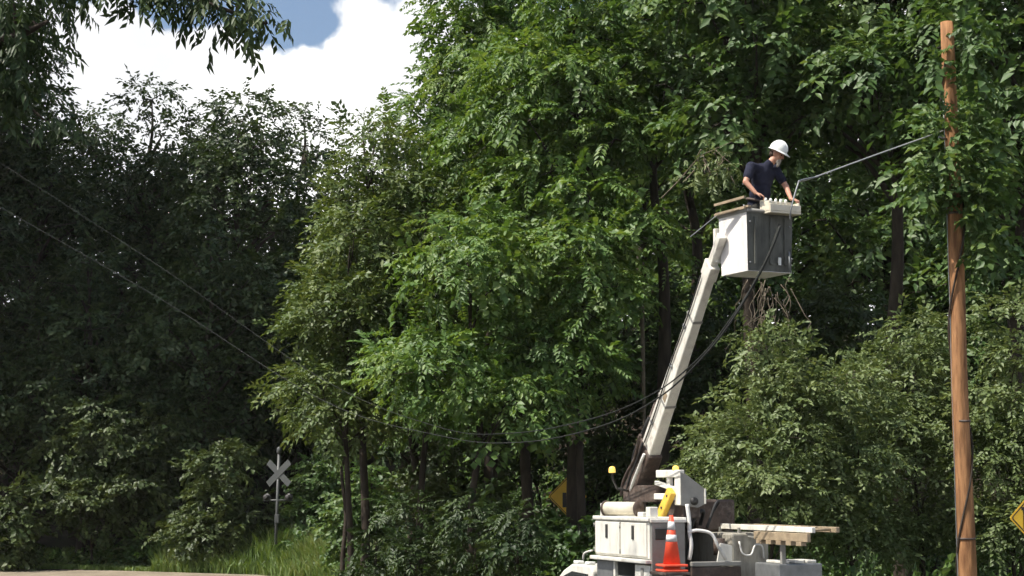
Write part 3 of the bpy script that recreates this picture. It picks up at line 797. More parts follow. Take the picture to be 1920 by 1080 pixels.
# ladder on a rack over the passenger side, overhanging the rear
rk = MB()
for t in (.15, .75): rk.bar(T(t, 1.75, 2.28), T(t, 1.75, 2.32), .4, .05); rk.bar(T(t, 1.62, 2.26), T(t, 1.62, 2.36), .04, .04, up=(1, 0, 0))
rk.bar(T(.75, 1.72, 2.28), T(-1.05, 1.72, 2.2), .06, .05); rk.bar(T(-.95, 1.72, .9), T(-.95, 1.72, 2.2), .06, .06, up=(1, 0, 0))
rk.build('ladder_rack', M['greypaint'], trk)
ld = empty('ladder', T(0, 0, 0)); ld.parent = trk
for i, r in enumerate((1.66, 2.06)):
    g = MB(); g.b2(T(-1.9, r + .03, 2.33), T(.82, r - .03, 2.41), .008); g.build('rail', M['white'] if i == 0 else M['lumber'], ld)
for i in range(9):
    t = -1.75 + i * .3
    g = MB(); g.tube([T(t, 1.69, 2.37), T(t, 2.03, 2.37)], .018, 8); g.build('rung', M['lumber'], ld)
g = MB(); g.b2(T(-1.85, 1.64, 2.2), T(-.35, 1.58, 2.32), .006)
for i in range(5): g.b2(T(-1.7 + i * .28, 1.66, 2.14), T(-1.56 + i * .28, 1.57, 2.199), .004)
g.build('notched_rail', M['lumber'], ld)
# tool boxes on the tail extension
tbx = tb('tool_box', M['steel'], -1.0, -.3, 1.62, 2.36, .95, 1.86, bev=.02)
for r0 in (1.7, 1.95, 2.16):
    g = MB(); g.b2(T(-.9, r0 + .16, 1.862), T(-.5, r0, 1.905), .01); g.build('box_lid', M['white'], tbx)
# pedestal, turret, yellow arm
tb('pedestal', M['dark'], 1.1, 1.75, .72, 1.32, .95, 2.5, bev=.04)
tu = MB()
tu.b2(T(.31, .78, 3.12), T(1.12, .7, 3.235), .012)                  # top bar
tu.b2(T(.31, .78, 2.7), T(.5, .7, 3.118), .012)                     # rear upright
tu.bar(T(.46, .74, 2.93), T(1.17, .74, 3.04), .08, .065, bev=.01)   # slanting prong
tu.b2(T(.5, .78, 2.78), T(1.2, .7, 2.875), .012)                    # lower prong
tu.b2(T(.68, .775, 2.9), T(.78, .71, 3.12), .01)
tur = tu.build('turret_frame', M['white'], trk)
g = MB(); g.prism([T(.305, .71, 2.7), T(.305, .71, 3.2), T(.305, .8, 3.17), T(.305, 1.12, 2.95), T(.305, 1.13, 2.72), T(.305, 1.0, 2.66)], (.03, 0, 0), .006); g.build('turret_plate', M['greypaint'], tur)
g = MB(); g.b2(T(.285, 1.135, 2.72), T(.335, 1.115, 2.95), .004); g.build('plate_edge', M['white'], tur)
g = MB(); g.b2(T(.4, 1.1, 2.5), T(1.2, .8, 2.76), .03); g.build('turret_gearbox', M['rust'], tur)
g = MB(); g.lathe([(0, .03), (.06, .03), (.06, 0)], T(.3, .93, 2.76), 14, axis=(-1, 0, 0)); g.build('bolt', M['dark'], tur)
g = MB(); g.lathe([(.05, 0), (.05, .035), (.038, .06), (0, .07)], T(.52, .74, 3.235), 16); g.build('beacon', M['amber'], tur)
g = MB(); g.bar(T(.5, .66, 2.92), T(.83, .6, 2.46), .1, .17, up=(1, 0, .3), bev=.02); ya = g.build('yellow_arm', M['yellow'], trk)
for q in (T(.55, .6, 2.84), T(.68, .57, 2.66)):
    g = MB(); g.lathe([(0, .01), (.02, .01), (.02, 0)], q, 10, axis=(0, 1, 0)); g.build('pin', M['dark'], ya)
# boom: from its root over the body up to the bucket
inv = Matrix.Rotation(-TH, 3, 'Z')
def W2T(p): return inv @ (Vector(p) - O)
root = T(2.18, .92, 2.98); tip = W2T(P(1337, 492, 24.6))
bdir = (tip - root).normalized()
side = Vector((0, 1, 0)); side = (side - bdir * side.dot(bdir)).normalized(); bup = bdir.cross(side)
Lb = (tip - root).length
def boxsec(mb, s0, s1, w0, h0, w1, h1, off=Vector((0, 0, 0)), bev=.02):
    a = root + bdir * s0 + off; b = root + bdir * s1 + off
    v = []
    for c, w, h in ((a, w0, h0), (b, w1, h1)):
        for y, z in ((-1, -1), (1, -1), (1, 1), (-1, 1)): v.append(mb.bm.verts.new(c + side * y * w / 2 + bup * z * h / 2))
    fs = [mb.bm.faces.new([v[i] for i in f]) for f in ((3,2,1,0),(4,5,6,7),(0,1,5,4),(1,2,6,5),(2,3,7,6),(3,0,4,7))]
    if bev: bmesh.ops.bevel(mb.bm, geom=list({e for f in fs for e in f.edges}), offset=bev, segments=2, profile=.5, affect='EDGES')
g = MB(); boxsec(g, .55, Lb - .12, .2, .37, .13, .21); bo = g.build('boom', M['boom'], trk)
for s_ in (1.9, 3.6):
    g = MB(); k_ = (s_ - .55) / (Lb - .67); w = .2 - .07 * k_ + .01; h = .37 - .16 * k_ + .01; boxsec(g, s_, s_ + .05, w, h, w, h, bev=.004); g.build('boom_band', M['greypaint'], bo)
g = MB(); g.tube([root + bdir * q_ + side * (.122 - .035 * q_ / Lb) - bup * (.06 + .012 * math.sin(3 * q_)) for q_ in np.linspace(.95, Lb - .3, 14)], .011, 6); g.build('hydraulic_line', M['rubber'], bo)
for q_ in (1.4, 2.6, 3.4):
    g = MB(); c = root + bdir * q_ + side * (.108 - .035 * q_ / Lb)
    g.bar(c - bup * .1, c - bup * .02, .05, .035, up=side, bev=.004); g.build('line_clamp', M['steel'], bo)
g = MB(); c = root + bdir * 2.05 + side * .09; g.bar(c + bup * .0, c + bup * .1, .16, .004, up=side); g.build('worn_label', M['lumber'], bo)
g = MB(); boxsec(g, Lb - .28, Lb - .02, .155, .26, .155, .26, bev=.015); g.build('boom_collar', M['boom'], bo)
g = MB(); boxsec(g, Lb - .03, Lb + .5, .12, .13, .115, .125, bev=.015); g.build('inner_boom', M['boom'], bo)
g = MB(); boxsec(g, -.25, .9, .3, .36, .25, .46, bev=.03); br = g.build('boom_root', M['rust'], trk)
for q, (y, z) in enumerate(((.17, .1), (.17, -.02), (.18, -.13), (-.05, -.25), (.1, -.25), (.03, -.27))):
    g = MB()
    pp = [root + bdir * s_ + side * (y + .03 * math.sin(5 * s_ + q)) + bup * (z + .03 * math.sin(4 * s_ + 2 * q)) for s_ in (-.3, -.05, .2, .5, .85 + .12 * q)]
    g.tube(smooth_path(pp, 4), .02 if q % 2 else .026, 7); g.build('hose', (M['white2'], M['rubber'], M['rust'])[q % 3], br)
g = MB(); g.tube([root + bdir * .5 - bup * .3, root + bdir * 1.6 - bup * .26], .05, 10); g.tube([root + bdir * 1.6 - bup * .26, root + bdir * 2.1 - bup * .2], .028, 10); g.build('lift_cylinder', M['rust'], bo)
g = MB(); g.b2(T(1.15, 1.12, 2.74), T(2.35, 1.04, 3.0), .02); g.b2(T(1.15, .8, 2.74), T(2.35, .72, 3.0), .02); g.build('boom_pivot', M['rust'], trk)
g = MB(); g.tube([T(2.1, .5, 2.95), T(1.95, .36, 3.08), T(1.86, .3, 3.2)], .018, 6); g.tube([T(2.1, .5, 2.95), T(2.15, .78, 2.9)], .018, 6); sk = g.build('beacon_bracket', M['dark'], trk)
g = MB(); g.lathe([(.055, 0), (.055, .05), (.045, .09), (0, .105)], T(1.86, .3, 3.2), 18); g.build('beacon', M['amber'], sk)

# ------------------------------------------------------------------ bucket, hung on the boom tip: part of the truck, parented to it
BC = P(1418, 515, 24.3)                       # middle of the bucket floor
BR = R(25)
bx, by = Vector((math.cos(BR), math.sin(BR), 0)), Vector((-math.sin(BR), math.cos(BR), 0))
def B(x, y, z): return W2T(BC + bx * x + by * y + Vector((0, 0, z)))
bk = bpy.data.objects.new('bucket', None); COL.objects.link(bk); bk.parent = trk
HW, HD, BH = .39, .37, .86
def panel(pts, th, name, mat, parent=bk, bev=.006):
    g = MB()
    n_ = (Vector(pts[1]) - Vector(pts[0])).cross(Vector(pts[2]) - Vector(pts[0])).normalized()
    g.prism(pts, n_ * th, bev); return g.build(name, mat, parent)
tw = .94
g = MB()
g.prism([B(-HW*tw, -HD*tw, 0), B(HW*tw, -HD*tw, 0), B(HW*tw, HD*tw, 0), B(-HW*tw, HD*tw, 0)], (0, 0, .04)); g.build('bucket_floor', M['bucket'], bk)
panel([B(-HW*tw, HD*tw, 0), B(-HW*tw, -HD*tw, 0), B(-HW, -HD, BH), B(-HW, HD, BH)], -.025, 'bucket_side', M['bucket'])
panel([B(HW*tw, -HD*tw, 0), B(HW*tw, HD*tw, 0), B(HW, HD, BH), B(HW, -HD, BH)], -.025, 'bucket_side', M['bucket'])
panel([B(-HW*tw, -HD*tw, 0), B(HW*tw, -HD*tw, 0), B(HW, -HD, BH), B(-HW, -HD, BH)], -.025, 'bucket_front', M['shaded_front'])
panel([B(HW*tw, HD*tw, 0), B(-HW*tw, HD*tw, 0), B(-HW, HD, BH), B(HW, HD, BH)], -.025, 'bucket_back', M['bucket'])
g = MB()
for a, b in (((-HW, -HD), (HW, -HD)), ((HW, -HD), (HW, HD)), ((HW, HD), (-HW, HD)), ((-HW, HD), (-HW, -HD))):
    g.tube([B(a[0], a[1], BH), B(b[0], b[1], BH)], .028, 8)
g.build('bucket_rim', M['greypaint'], bk)
g = MB(); g.b2((-.0, -.0, -.0), (.045, .02, .11), .004); dc = g.build('decal', M['hat'], bk); dc.location = B(.13, -HD - .012, .1); dc.rotation_euler.z = BR - TH
g = MB(); g.tube([B(.3, -HD - .03, .02), B(.3, -HD - .03, .3)], .014, 6); g.build('step_handle', M['steel'], bk)
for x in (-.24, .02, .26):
    g = MB(); g.bar(B(x, -HD * .955 - .012, .1), B(x, -HD - .012, BH - .08), .05, .02, up=(1, 0, 0), bev=.006); g.build('bucket_rib', M['shaded_front'], bk)
for x, z in ((-.33, .12), (-.33, .7), (.33, .66)):
    g = MB(); g.lathe([(0, .012), (.012, .012), (.014, 0)], B(x, -HD * (.95 + .05 * z) - .004, z), 8, axis=inv @ -by); g.build('bolt', M['steel'], bk)
# cream tool apron over the front rim (open tray), slatted tray on the left rim
ap = empty('tool_apron'); ap.parent = trk
x0, x1, y0, y1, z0, z1 = -.1, .42, -HD - .17, -HD + .1, BH - .04, BH + .12
def apb(lo, hi, nm, mt): 
    g = MB(); c8 = [B(x, y, z) for z in (lo[2], hi[2]) for y in (lo[1], hi[1]) for x in (lo[0], hi[0])]
    g.prism([c8[0], c8[1], c8[3], c8[2]], c8[4] - c8[0], .008); return g.build(nm, mt, ap)
apb((x0, y0, z0), (x1, y1, z0 + .03), 'tray_floor', M['vinyl'])
apb((x0, y0, z0 + .03), (x1, y0 + .03, z1 - .03), 'tray_front', M['vinyl'])
apb((x0, y1 - .03, z0 + .03), (x1, y1, z1 + .05), 'tray_back', M['vinyl'])
apb((x0, y0 + .03, z0 + .03), (x0 + .03, y1 - .03, z1 + .02), 'tray_end', M['vinyl'])
apb((x1 - .03, y0 + .03, z0 + .03), (x1, y1 - .03, z1 + .01), 'tray_end', M['vinyl'])
for i in range(5):
    g = MB(); g.lathe([(0, 0), (.022, 0), (.022, .06), (.012, .075), (0, .075)], B(x0 + .07 + i * .085, y1 - .05, z1 + .01), 10); g.build('tool_grip', M['hat'], ap)
sl = empty('slatted_tray'); sl.parent = trk
for i in range(5):
    g = MB(); a = B(-HW - .03, -HD + .05 + i * .14, BH + .02); g.bar(a, a + Vector((0, 0, .16)), .035, .02); g.build('slat', M['lumber'], sl)
for z in (.03, .18):
    g = MB(); g.bar(B(-HW - .035, -HD - .02, BH + z), B(-HW - .035, HD + .04, BH + z), .03, .035); g.build('tray_rail', M['lumber'], sl)
g = MB(); g.bar(B(-HW - .16, HD - .2, BH + .0), B(-HW + .02, -HD - .05, BH + .05), .05, .03); g.build('tray_arm', M['lumber'], sl)
g = MB(); g.bar(B(-HW - .42, HD + .1, BH - .3), B(-HW - .14, HD - .2, BH - .0), .012, .012); g.build('tray_pole', M['steel'], sl)
# bracket from boom tip to bucket
g = MB(); g.bar(tip + bdir * .3, B(-HW + .06, HD + .05, .5), .11, .13, bev=.01); g.bar(B(-HW + .06, HD + .06, .2), B(-HW + .06, HD + .06, .7), .2, .06, up=(1, 0, 0), bev=.01)
g.build('bucket_bracket', M['boom'], trk)

# ------------------------------------------------------------------ traffic cones on the rear of the truck
def cone(p, label):
    e = empty('traffic_cone', p, .3)
    g = MB(); g.b2((-.185, -.185, 0), (.185, .185, .035), .012); g.build('base', M['coneorange'], e)
    def seg(nm, z0, z1, mt, d_=0):
        rr = lambda z: .135 - .105 * (z / .74) + d_
        g = MB(); g.lathe([(0, z0), (rr(z0), z0), (rr(z1), z1), (0, z1)], (0, 0, 0), 28); return g.build(nm, mt, e)
    seg('body', .035, .742, M['coneorange'])
    seg('collar', .36, .46, M['conewhite'], .003); seg('collar', .53, .65, M['conewhite'], .003)
    tag(e, label, 'cone', 'traffic cones nested on the truck')
def T2W(v): return Matrix.Rotation(TH, 3, 'Z') @ v + O
cz = P(1257, 1062, 25.25).z
cone(T2W(T(-.36, .2, cz)), 'orange traffic cone with white collars, upper one of the nested pair')
cone(T2W(T(-.36, .2, cz - .075)), 'orange traffic cone of which only the base shows below the upper cone')
g = MB(); g.b2(T(-.56, .4, cz - .12), T(-.03, .0, cz - .078), .008); g.bar(T(-.5, .06, cz - .12), T(-.03, .06, cz - .5), .03, .03); g.bar(T(-.5, .34, cz - .12), T(-.03, .34, cz - .5), .03, .03)
g.build('cone_holder', M['rust'], trk)

# ------------------------------------------------------------------ the worker
def ellipsoid(bm, c, r, rot=None, n=16):
    m = Matrix.Translation(c) @ (rot.to_4x4() if rot is not None else Matrix.Identity(4)) @ Matrix.Diagonal((r[0], r[1], r[2], 1))
    bmesh.ops.create_uvsphere(bm, u_segments=n, v_segments=n // 2 + 2, radius=1.0, matrix=m)
def capsule(bm, a, b, ra, rb, n=12):
    a, b = Vector(a), Vector(b)
    k = max(2, int((b - a).length / (min(ra, rb) * .5)))
    for i in range(k + 1):
        t = i / k
        bmesh.ops.create_icosphere(bm, subdivisions=2, radius=ra + (rb - ra) * t, matrix=Matrix.Translation(a.lerp(b, t)))
def skin_mesh(name, bm, voxel, smooth, mat, parent):
    """fuses the volumes in bm into one continuous surface"""
    me = bpy.data.meshes.new(name); bm.to_mesh(me); bm.free()
    o = bpy.data.objects.new(name + '_src', me); COL.objects.link(o)
    md = o.modifiers.new('r', 'REMESH'); md.mode = 'VOXEL'; md.voxel_size = voxel
    ms = o.modifiers.new('s', 'SMOOTH'); ms.iterations = smooth; ms.factor = .5
    dg = bpy.context.evaluated_depsgraph_get()
    m2 = bpy.data.meshes.new_from_object(o.evaluated_get(dg)); m2.name = name
    bpy.data.objects.remove(o)
    for p in m2.polygons: p.use_smooth = True
    m2.materials.clear()
    return link_mesh(name, m2, mat, parent)

FL = BC.z + .045
pe = empty('person', Vector((BC.x, BC.y, FL)))
tag(pe, 'person in white hard hat and navy T-shirt leaning over the bucket edge', 'person')
pb = Vector(pe.location)
def J(px, py, Y): return P(px, py, Y) - pb
pelvis = J(1419, 392, 24.32); belly = J(1425, 363, 24.32); chest = J(1430, 335, 24.3); neck = J(1443, 305, 24.26); head = J(1457, 289, 24.24)
rs, re_, rw = J(1408, 313, 24.12), J(1398, 341, 24.0), J(1417, 362, 23.93)
ls, le, lw = J(1453, 318, 24.42), J(1474, 350, 24.38), J(1483, 373, 24.15)
rh = pelvis + Vector((-.01, -.1, -.02)); lh = pelvis + Vector((.01, .1, -.02))
rk_, lk = Vector((.03, -.13, .47)), Vector((.13, .12, .47))
ra, la = Vector((-.06, -.15, .08)), Vector((.06, .14, .08))
fwd = Vector((.80, -.40, -.42)).normalized()
latv = fwd.cross(Vector((0, 0, 1))).normalized(); hup = latv.cross(fwd)
HR = Matrix((fwd, latv * -1, hup)).transposed()      # columns: fore-aft, left, up
tdir = (neck - pelvis).normalized(); tf = Vector((.6, -.72, 0)); tf = (tf - tdir * tf.dot(tdir)).normalized(); tl = tdir.cross(tf)
TR = Matrix((tf, tl, tdir)).transposed()

bm = bmesh.new()
ellipsoid(bm, chest, (.1, .15, .2), TR); ellipsoid(bm, belly, (.1, .14, .18), TR); ellipsoid(bm, pelvis, (.11, .15, .13), TR)
capsule(bm, neck - tdir * .03, head - hup * .04, .062, .056)
for a, b, r0, r1 in ((rs, re_, .052, .043), (re_, rw, .044, .03), (ls, le, .052, .043), (le, lw, .044, .03), (rh, rk_, .08, .058), (rk_, ra, .058, .04), (lh, lk, .08, .058), (lk, la, .058, .04)): capsule(bm, a, b, r0, r1)
capsule(bm, chest + tl * .1 + tdir * .1, ls, .06, .055); capsule(bm, chest - tl * .1 + tdir * .1, rs, .06, .055)
# head: skull, brow, cheeks, nose, jaw, ears
ellipsoid(bm, head + hup * .02 - fwd * .005, (.098, .077, .105), HR)
ellipsoid(bm, head - hup * .05 + fwd * .03, (.062, .056, .068), HR)
ellipsoid(bm, head + fwd * .082 + hup * .028, (.018, .052, .014), HR)
capsule(bm, head + fwd * .092 + hup * .014, head + fwd * .112 - hup * .024, .01, .015)
for s in (-1, 1):
    ellipsoid(bm, head + latv * .077 * s - fwd * .012 - hup * .005, (.022, .01, .033), HR)
    ellipsoid(bm, head + latv * .038 * s + fwd * .066 - hup * .02, (.022, .022, .02), HR)
# hands: palm, four curled fingers, thumb
def hand(w, d_, palm_n, thumb_side):
    d_ = d_.normalized(); palm_n = (palm_n - d_ * palm_n.dot(d_)).normalized(); s_ = d_.cross(palm_n) * thumb_side
    pc_ = w + d_ * .05
    ellipsoid(bm, pc_, (.055, .043, .019), Matrix((d_, s_, palm_n)).transposed())
    for i, ln in enumerate((.072, .08, .075, .058)):
        b = w + d_ * .092 + s_ * (.031 - .0215 * i)
        k1 = b + d_ * ln * .42 - palm_n * ln * .12; k2 = k1 + d_ * ln * .2 - palm_n * ln * .32; k3 = k2 - d_ * ln * .1 - palm_n * ln * .28
        capsule(bm, b - d_ * .02, k1, .0095, .009); capsule(bm, k1, k2, .009, .0085); capsule(bm, k2, k3, .0085, .0075)
    b = w + d_ * .03 + s_ * .036; k1 = b + d_ * .03 + s_ * .026 - palm_n * .012; k2 = k1 + d_ * .03 - s_ * .002 - palm_n * .018
    capsule(bm, b, k1, .0125, .0105); capsule(bm, k1, k2, .0105, .008)
hand(rw, J(1426, 366, 23.92) - rw + Vector((.02, 0, 0)), Vector((0, -.3, 1)), 1)
hand(lw, Vector((.6, -.6, -.25)), Vector((0, -.2, 1)), -1)
# shoes belong to the legs' ends
for a in (ra, la): capsule(bm, a - Vector((.03, 0, .025)), a + Vector((.14, -.05, -.035)), .05, .042)
skin_mesh('body', bm, .008, 3, M['skin'], pe)
# T-shirt
bm = bmesh.new()
ellipsoid(bm, chest, (.13, .19, .22), TR); ellipsoid(bm, belly, (.132, .178, .2), TR); ellipsoid(bm, pelvis + tdir * .03, (.135, .178, .13), TR)
ellipsoid(bm, chest + tdir * .12 - tf * .035, (.095, .17, .1), TR)
capsule(bm, chest + tl * .1 + tdir * .1, ls, .085, .082); capsule(bm, chest - tl * .1 + tdir * .1, rs, .085, .082)
capsule(bm, ls, ls.lerp(le, .62), .08, .07); capsule(bm, rs, rs.lerp(re_, .62), .08, .07)
capsule(bm, chest + tdir * .12, neck - tdir * .02, .09, .072)
skin_mesh('shirt', bm, .012, 4, M['navy'], pe)
# trousers and boots
bm = bmesh.new()
ellipsoid(bm, pelvis - tdir * .02, (.142, .182, .12), TR)
for a, b, r0, r1 in ((rh, rk_, .105, .082), (rk_, ra, .08, .065), (lh, lk, .105, .082), (lk, la, .08, .065)): capsule(bm, a, b, r0, r1)
skin_mesh('trousers', bm, .014, 4, M['denim'], pe)
for a in (ra, la):
    bm = bmesh.new(); capsule(bm, a - Vector((.035, 0, .02)), a + Vector((.15, -.05, -.03)), .06, .05); capsule(bm, a, a + Vector((0, 0, .1)), .065, .066)
    skin_mesh('boot', bm, .012, 2, M['rust'], pe)
g = MB()
belt = [pelvis + tdir * .1 + tf * .15 * math.cos(k) + tl * .195 * math.sin(k) for k in np.linspace(0, 2 * math.pi, 25)]
g.tube(belt, .022, 6, cap=False); g.build('tool_belt', M['rust'], pe)
# hard hat: dome, ridge, brim
g = MB()
q = hup
dome = [(.135, -.005), (.135, .01), (.13, .05), (.11, .1), (.072, .135), (.03, .148), (0, .15)]
hc = head + hup * .045 - fwd * .005
g.lathe(dome, hc, 28, axis=hup)
hat = g.build('hard_hat', M['hat'], pe)
g = MB()
ring = []
n_ = 28
for k in range(n_):
    a = 2 * math.pi * k / n_
    ext = .148 + .05 * max(0, math.cos(a)) ** 2
    ring.append((hc + (fwd * math.cos(a) + latv * math.sin(a)) * .128, hc + (fwd * math.cos(a) + latv * math.sin(a)) * ext - hup * (.008 + .015 * max(0, math.cos(a)))))
vi = [(g.bm.verts.new(a), g.bm.verts.new(b), g.bm.verts.new(b + hup * .008), g.bm.verts.new(a + hup * .012)) for a, b in ring]
for k in range(n_):
    a, b = vi[k], vi[(k + 1) % n_]
    for i in range(4): g.bm.faces.new((a[i], b[i], b[(i + 1) % 4], a[(i + 1) % 4])).smooth = True
g.build('brim', M['hat'], hat)
g = MB(); rp2 = [hc + hup * (.15 * math.cos(k) + .004) + fwd * .137 * math.sin(k) for k in np.linspace(-1.35, 1.35, 14)]; g.tube(rp2, .012, 6); g.build('ridge', M['hat'], hat)
bm = bmesh.new()
ellipsoid(bm, head - hup * .085 + fwd * .062, (.04, .045, .05), HR); ellipsoid(bm, head - hup * .13 + fwd * .075, (.025, .03, .05), HR)
skin_mesh('beard', bm, .009, 1, M['beard'], pe)
bm = bmesh.new(); ellipsoid(bm, head - fwd * .05 - hup * .015, (.062, .08, .06), HR); skin_mesh('hair', bm, .01, 1, M['hair'], pe)
for s in (-1, 1):
    g = MB(); g.lathe([(0, -.012), (.009, -.008), (.012, 0), (.009, .008), (0, .012)], head + fwd * .083 + latv * .032 * s + hup * .006, 12, axis=fwd); g.build('eye', M['eye'], pe)

# ------------------------------------------------------------------ utility pole with its vine
PY = 27.0
pt, pbm = P(1777, 42, PY), P(1813, 1080, PY)
k = (pt - pbm) / (pt.z - pbm.z)
foot = pbm - k * pbm.z
up_ = empty('utility_pole', foot)
tag(up_, 'tall brown wooden utility pole with leafy vine near its top', 'utility pole')
g = MB()
hp_ = pt.z
pts = [k * z + Vector((.015 * math.sin(z * 1.1), .01 * math.cos(z), 0)) for z in np.linspace(-.3, hp_, 22)]
g.tube(pts, [.15 - .045 * i / 21 for i in range(22)], 24); g.build('shaft', M['wood'], up_)
for z in (P(1800, 790, PY).z, P(1812, 1010, PY).z, P(1800, 400, PY).z):
    g = MB(); c = k * z; rr = .158 - .048 * z / hp_ + .004
    g.lathe([(rr - .02, -.018), (rr, -.018), (rr, .018), (rr - .02, .018)], c, 24); g.build('band', M['rust'], up_)
g = MB()
q = [k * z + Vector((-.158 + .045 * z / hp_, -.03 + .01 * math.sin(z * 3), 0)) for z in np.linspace(.0, 9.2, 18)]
g.tube(q, .008, 5); g.build('ground_wire', M['steel'], up_)
g = MB(); g.tube([k * P(1780, 262, PY).z + Vector((-.1, -.06, 0)), k * P(1780, 262, PY).z + Vector((-.24, -.12, .02))], .02, 8); g.build('cable_hook', M['steel'], up_)

vn = empty('climbing_vine', foot)
tag(vn, 'leafy green vine climbing around the upper part of the wooden pole', 'vine')
rg = np.random.default_rng(77)
cs, rr = [], []
for py, dx, r in ((95, .3, .26), (150, .28, .26), (215, .16, .28), (245, -.02, .24), (235, -.3, .3), (255, .24, .3), (290, -.16, .34), (315, .12, .36), (345, -.22, .4), (365, .02, .42), (372, -.5, .36), (385, .35, .36), (352, .5, .34), (300, -.35, .28), (330, -.62, .26), (420, .42, .34), (460, .55, .36), (130, -.28, .2), (60, .38, .26)):
    z = P(1780, py, PY).z
    cs.append(np.array(k * z) + [dx, -.12 + rg.uniform(-.12, .05), 0]); rr.append(r)
pos, ax, up2, sc2 = clump_sprays(rg, cs, rr, 165, inner=.2)
link_mesh('leaves', leaves_mesh('vine_leaves', pos, ax, up2, sc2 * .8, 'broad', 77), M['leaf_mid'], vn)
g = MB()
q = [k * z + Vector((.15 * math.cos(z * 1.7), .15 * math.sin(z * 1.7), 0)) for z in np.linspace(0, 9.8, 60)]
g.tube(q, .018, 5); g.build('stem', M['bark'], vn)

# ------------------------------------------------------------------ wires
def cable(pts, r, mat, label, cat='cable', name='overhead_cable', group=None):
    q_ = smooth_path(pts, 10)
    g = MB(); g.tube(q_, r if not isinstance(r, tuple) else [r[0] + (r[1] - r[0]) * min(1, 1.6 * i / len(q_)) for i in range(len(q_))], 8)
    return tag(g.build(name, mat), label, cat, group)
cable([P(1768, 245, 26.85), P(1730, 259, 26.4), P(1640, 291, 25.4), P(1525, 333, 24.2), P(1500, 340, 24.0)], .011, M['cablelit'], 'pale taut cable running from the wooden pole down to the worker')
cable([P(1535, 331, 24.3), P(1502, 338, 23.95), P(1496, 346, 23.9), P(1484, 388, 23.85), P(1481, 412, 23.9)], .012, M['steel'], 'short dark cable tail bent down over the edge of the bucket')
cable([P(1463, 424, 23.75), P(1445, 470, 23.75), P(1420, 520, 23.8), P(1375, 597, 24.0), P(1322, 665, 24.4), P(1240, 742, 25.2), P(1130, 798, 27), P(980, 829, 29.5), P(830, 818, 32), P(600, 748, 36.5), P(300, 560, 41), P(0, 388, 45), P(-200, 270, 48)],
      (.022, .007), M['cable'], 'black cable sagging from the bucket in front of the boom, lower of two')
cable([P(1462, 420, 23.85), P(1440, 482, 23.9), P(1412, 535, 24), P(1365, 605, 24.2), P(1310, 672, 24.6), P(1225, 738, 25.4), P(1110, 785, 27.2), P(960, 812, 29.7), P(820, 800, 32.3), P(600, 708, 36.7), P(300, 500, 41.3), P(0, 305, 45.3), P(-200, 180, 48)],
      (.018, .006), M['cable'], 'black cable sagging from the bucket in front of the boom, upper of two')

# ------------------------------------------------------------------ signs
cx = empty('crossing_sign', Vector((P(516, 1000, 60).x, 60, 0)))
tag(cx, 'grey railway crossing signal mast with crossed blades above the tall grass', 'crossing sign')
zt = P(520, 838, 60).z
g = MB(); g.tube([(0, 0, -.1), (.09, 0, zt - .25)], .055, 12); g.build('mast', M['signback'], cx)
g = MB(); g.lathe([(.06, -.03), (.085, 0), (.085, .14), (.05, .2), (0, .21)], (.09, 0, zt - .2), 14); g.build('cap', M['signback'], cx)
zc = P(520, 887, 60).z
for s, yo in ((1, -.075), (-1, -.055)):
    a = R(40) * s
    g = MB(); d_ = Vector((math.cos(a) * .86, -.45 * math.cos(a), math.sin(a))).normalized() * .6
    c = Vector((.1, yo, zc)); g.bar(c - d_, c + d_, .012, .23, up=(0, 0, 1), bev=.003); g.build('blade', M['signback'], cx)
za = P(520, 938, 60).z
g = MB(); g.tube([(-.42, -.02, za), (.58, -.02, za)], .03, 8); g.build('signal_arm', M['signback'], cx)
for x in (-.3, .46):
    g = MB(); g.lathe([(0, .03), (.13, .03), (.14, 0), (.13, -.02), (0, -.02)], (x, .05, za + .1), 22, axis=(.3, 1, 0)); ho = g.build('signal_target', M['dark'], cx)
    g = MB(); g.lathe([(.09, 0), (.1, .16), (.06, .2), (0, .2)], (x, .03, za + .1), 16, axis=(-.3, -1, 0)); g.build('signal_housing', M['dark'], ho)
g = MB(); g.b2((-.02, -.12, P(520, 972, 60).z - .16), (.14, .12, P(520, 972, 60).z + .14), .02); g.build('relay_box', M['signback'], cx)
g = MB(); g.lathe([(.28, 0), (.28, .12), (.16, .3), (.075, .5)], (0, 0, -.02), 18); g.build('mast_base', M['signback'], cx)

def diamond(px, py, Y, half, yaw, label, glyph):
    c = P(px, py, Y)
    e = empty('warning_sign', Vector((c.x, c.y, terrain_h(c.x, c.y))), yaw); z = c.z - e.location.z
    q = [(0, 0, z + half), (-half, 0, z), (0, 0, z - half), (half, 0, z)]
    def ring(h, r=.05):       # diamond with rounded corners
        o = []
        for kx, kz in ((0, 1), (-1, 0), (0, -1), (1, 0)):
            for t in (-1, 0, 1):
                ang = math.atan2(kz, kx) + t * R(30)
                o.append(Vector((kx * (h - r * 1.4), 0, kz * (h - r * 1.4))) + Vector((math.cos(ang), 0, math.sin(ang))) * r)
        return [Vector((p.x, 0, p.z + z)) for p in o]
    g = MB(); g.prism(ring(half), (0, .006, 0)); pl = g.build('plate', M['signyellow'], e)
    g = MB(); a, b = ring(half - .03, .04), ring(half - .055, .035)
    va = [g.bm.verts.new(p + Vector((0, -.003, 0))) for p in a]; vb = [g.bm.verts.new(p + Vector((0, -.003, 0))) for p in b]
    for i in range(len(va)): g.bm.faces.new((va[i], va[(i+1) % len(va)], vb[(i+1) % len(va)], vb[i]))
    g.build('border', M['signblack'], pl)
    g = MB()
    for x0, x1, z0, z1 in glyph: g.b2((x0, -.005, z + z0), (x1, -.002, z + z1))
    g.build('symbol', M['signblack'], pl)
    g = MB(); g.b2((-.03, .008, -.1), (.03, .05, z + half * .8), .004); g.build('post', M['steel'], e)
    return tag(e, label, 'sign')
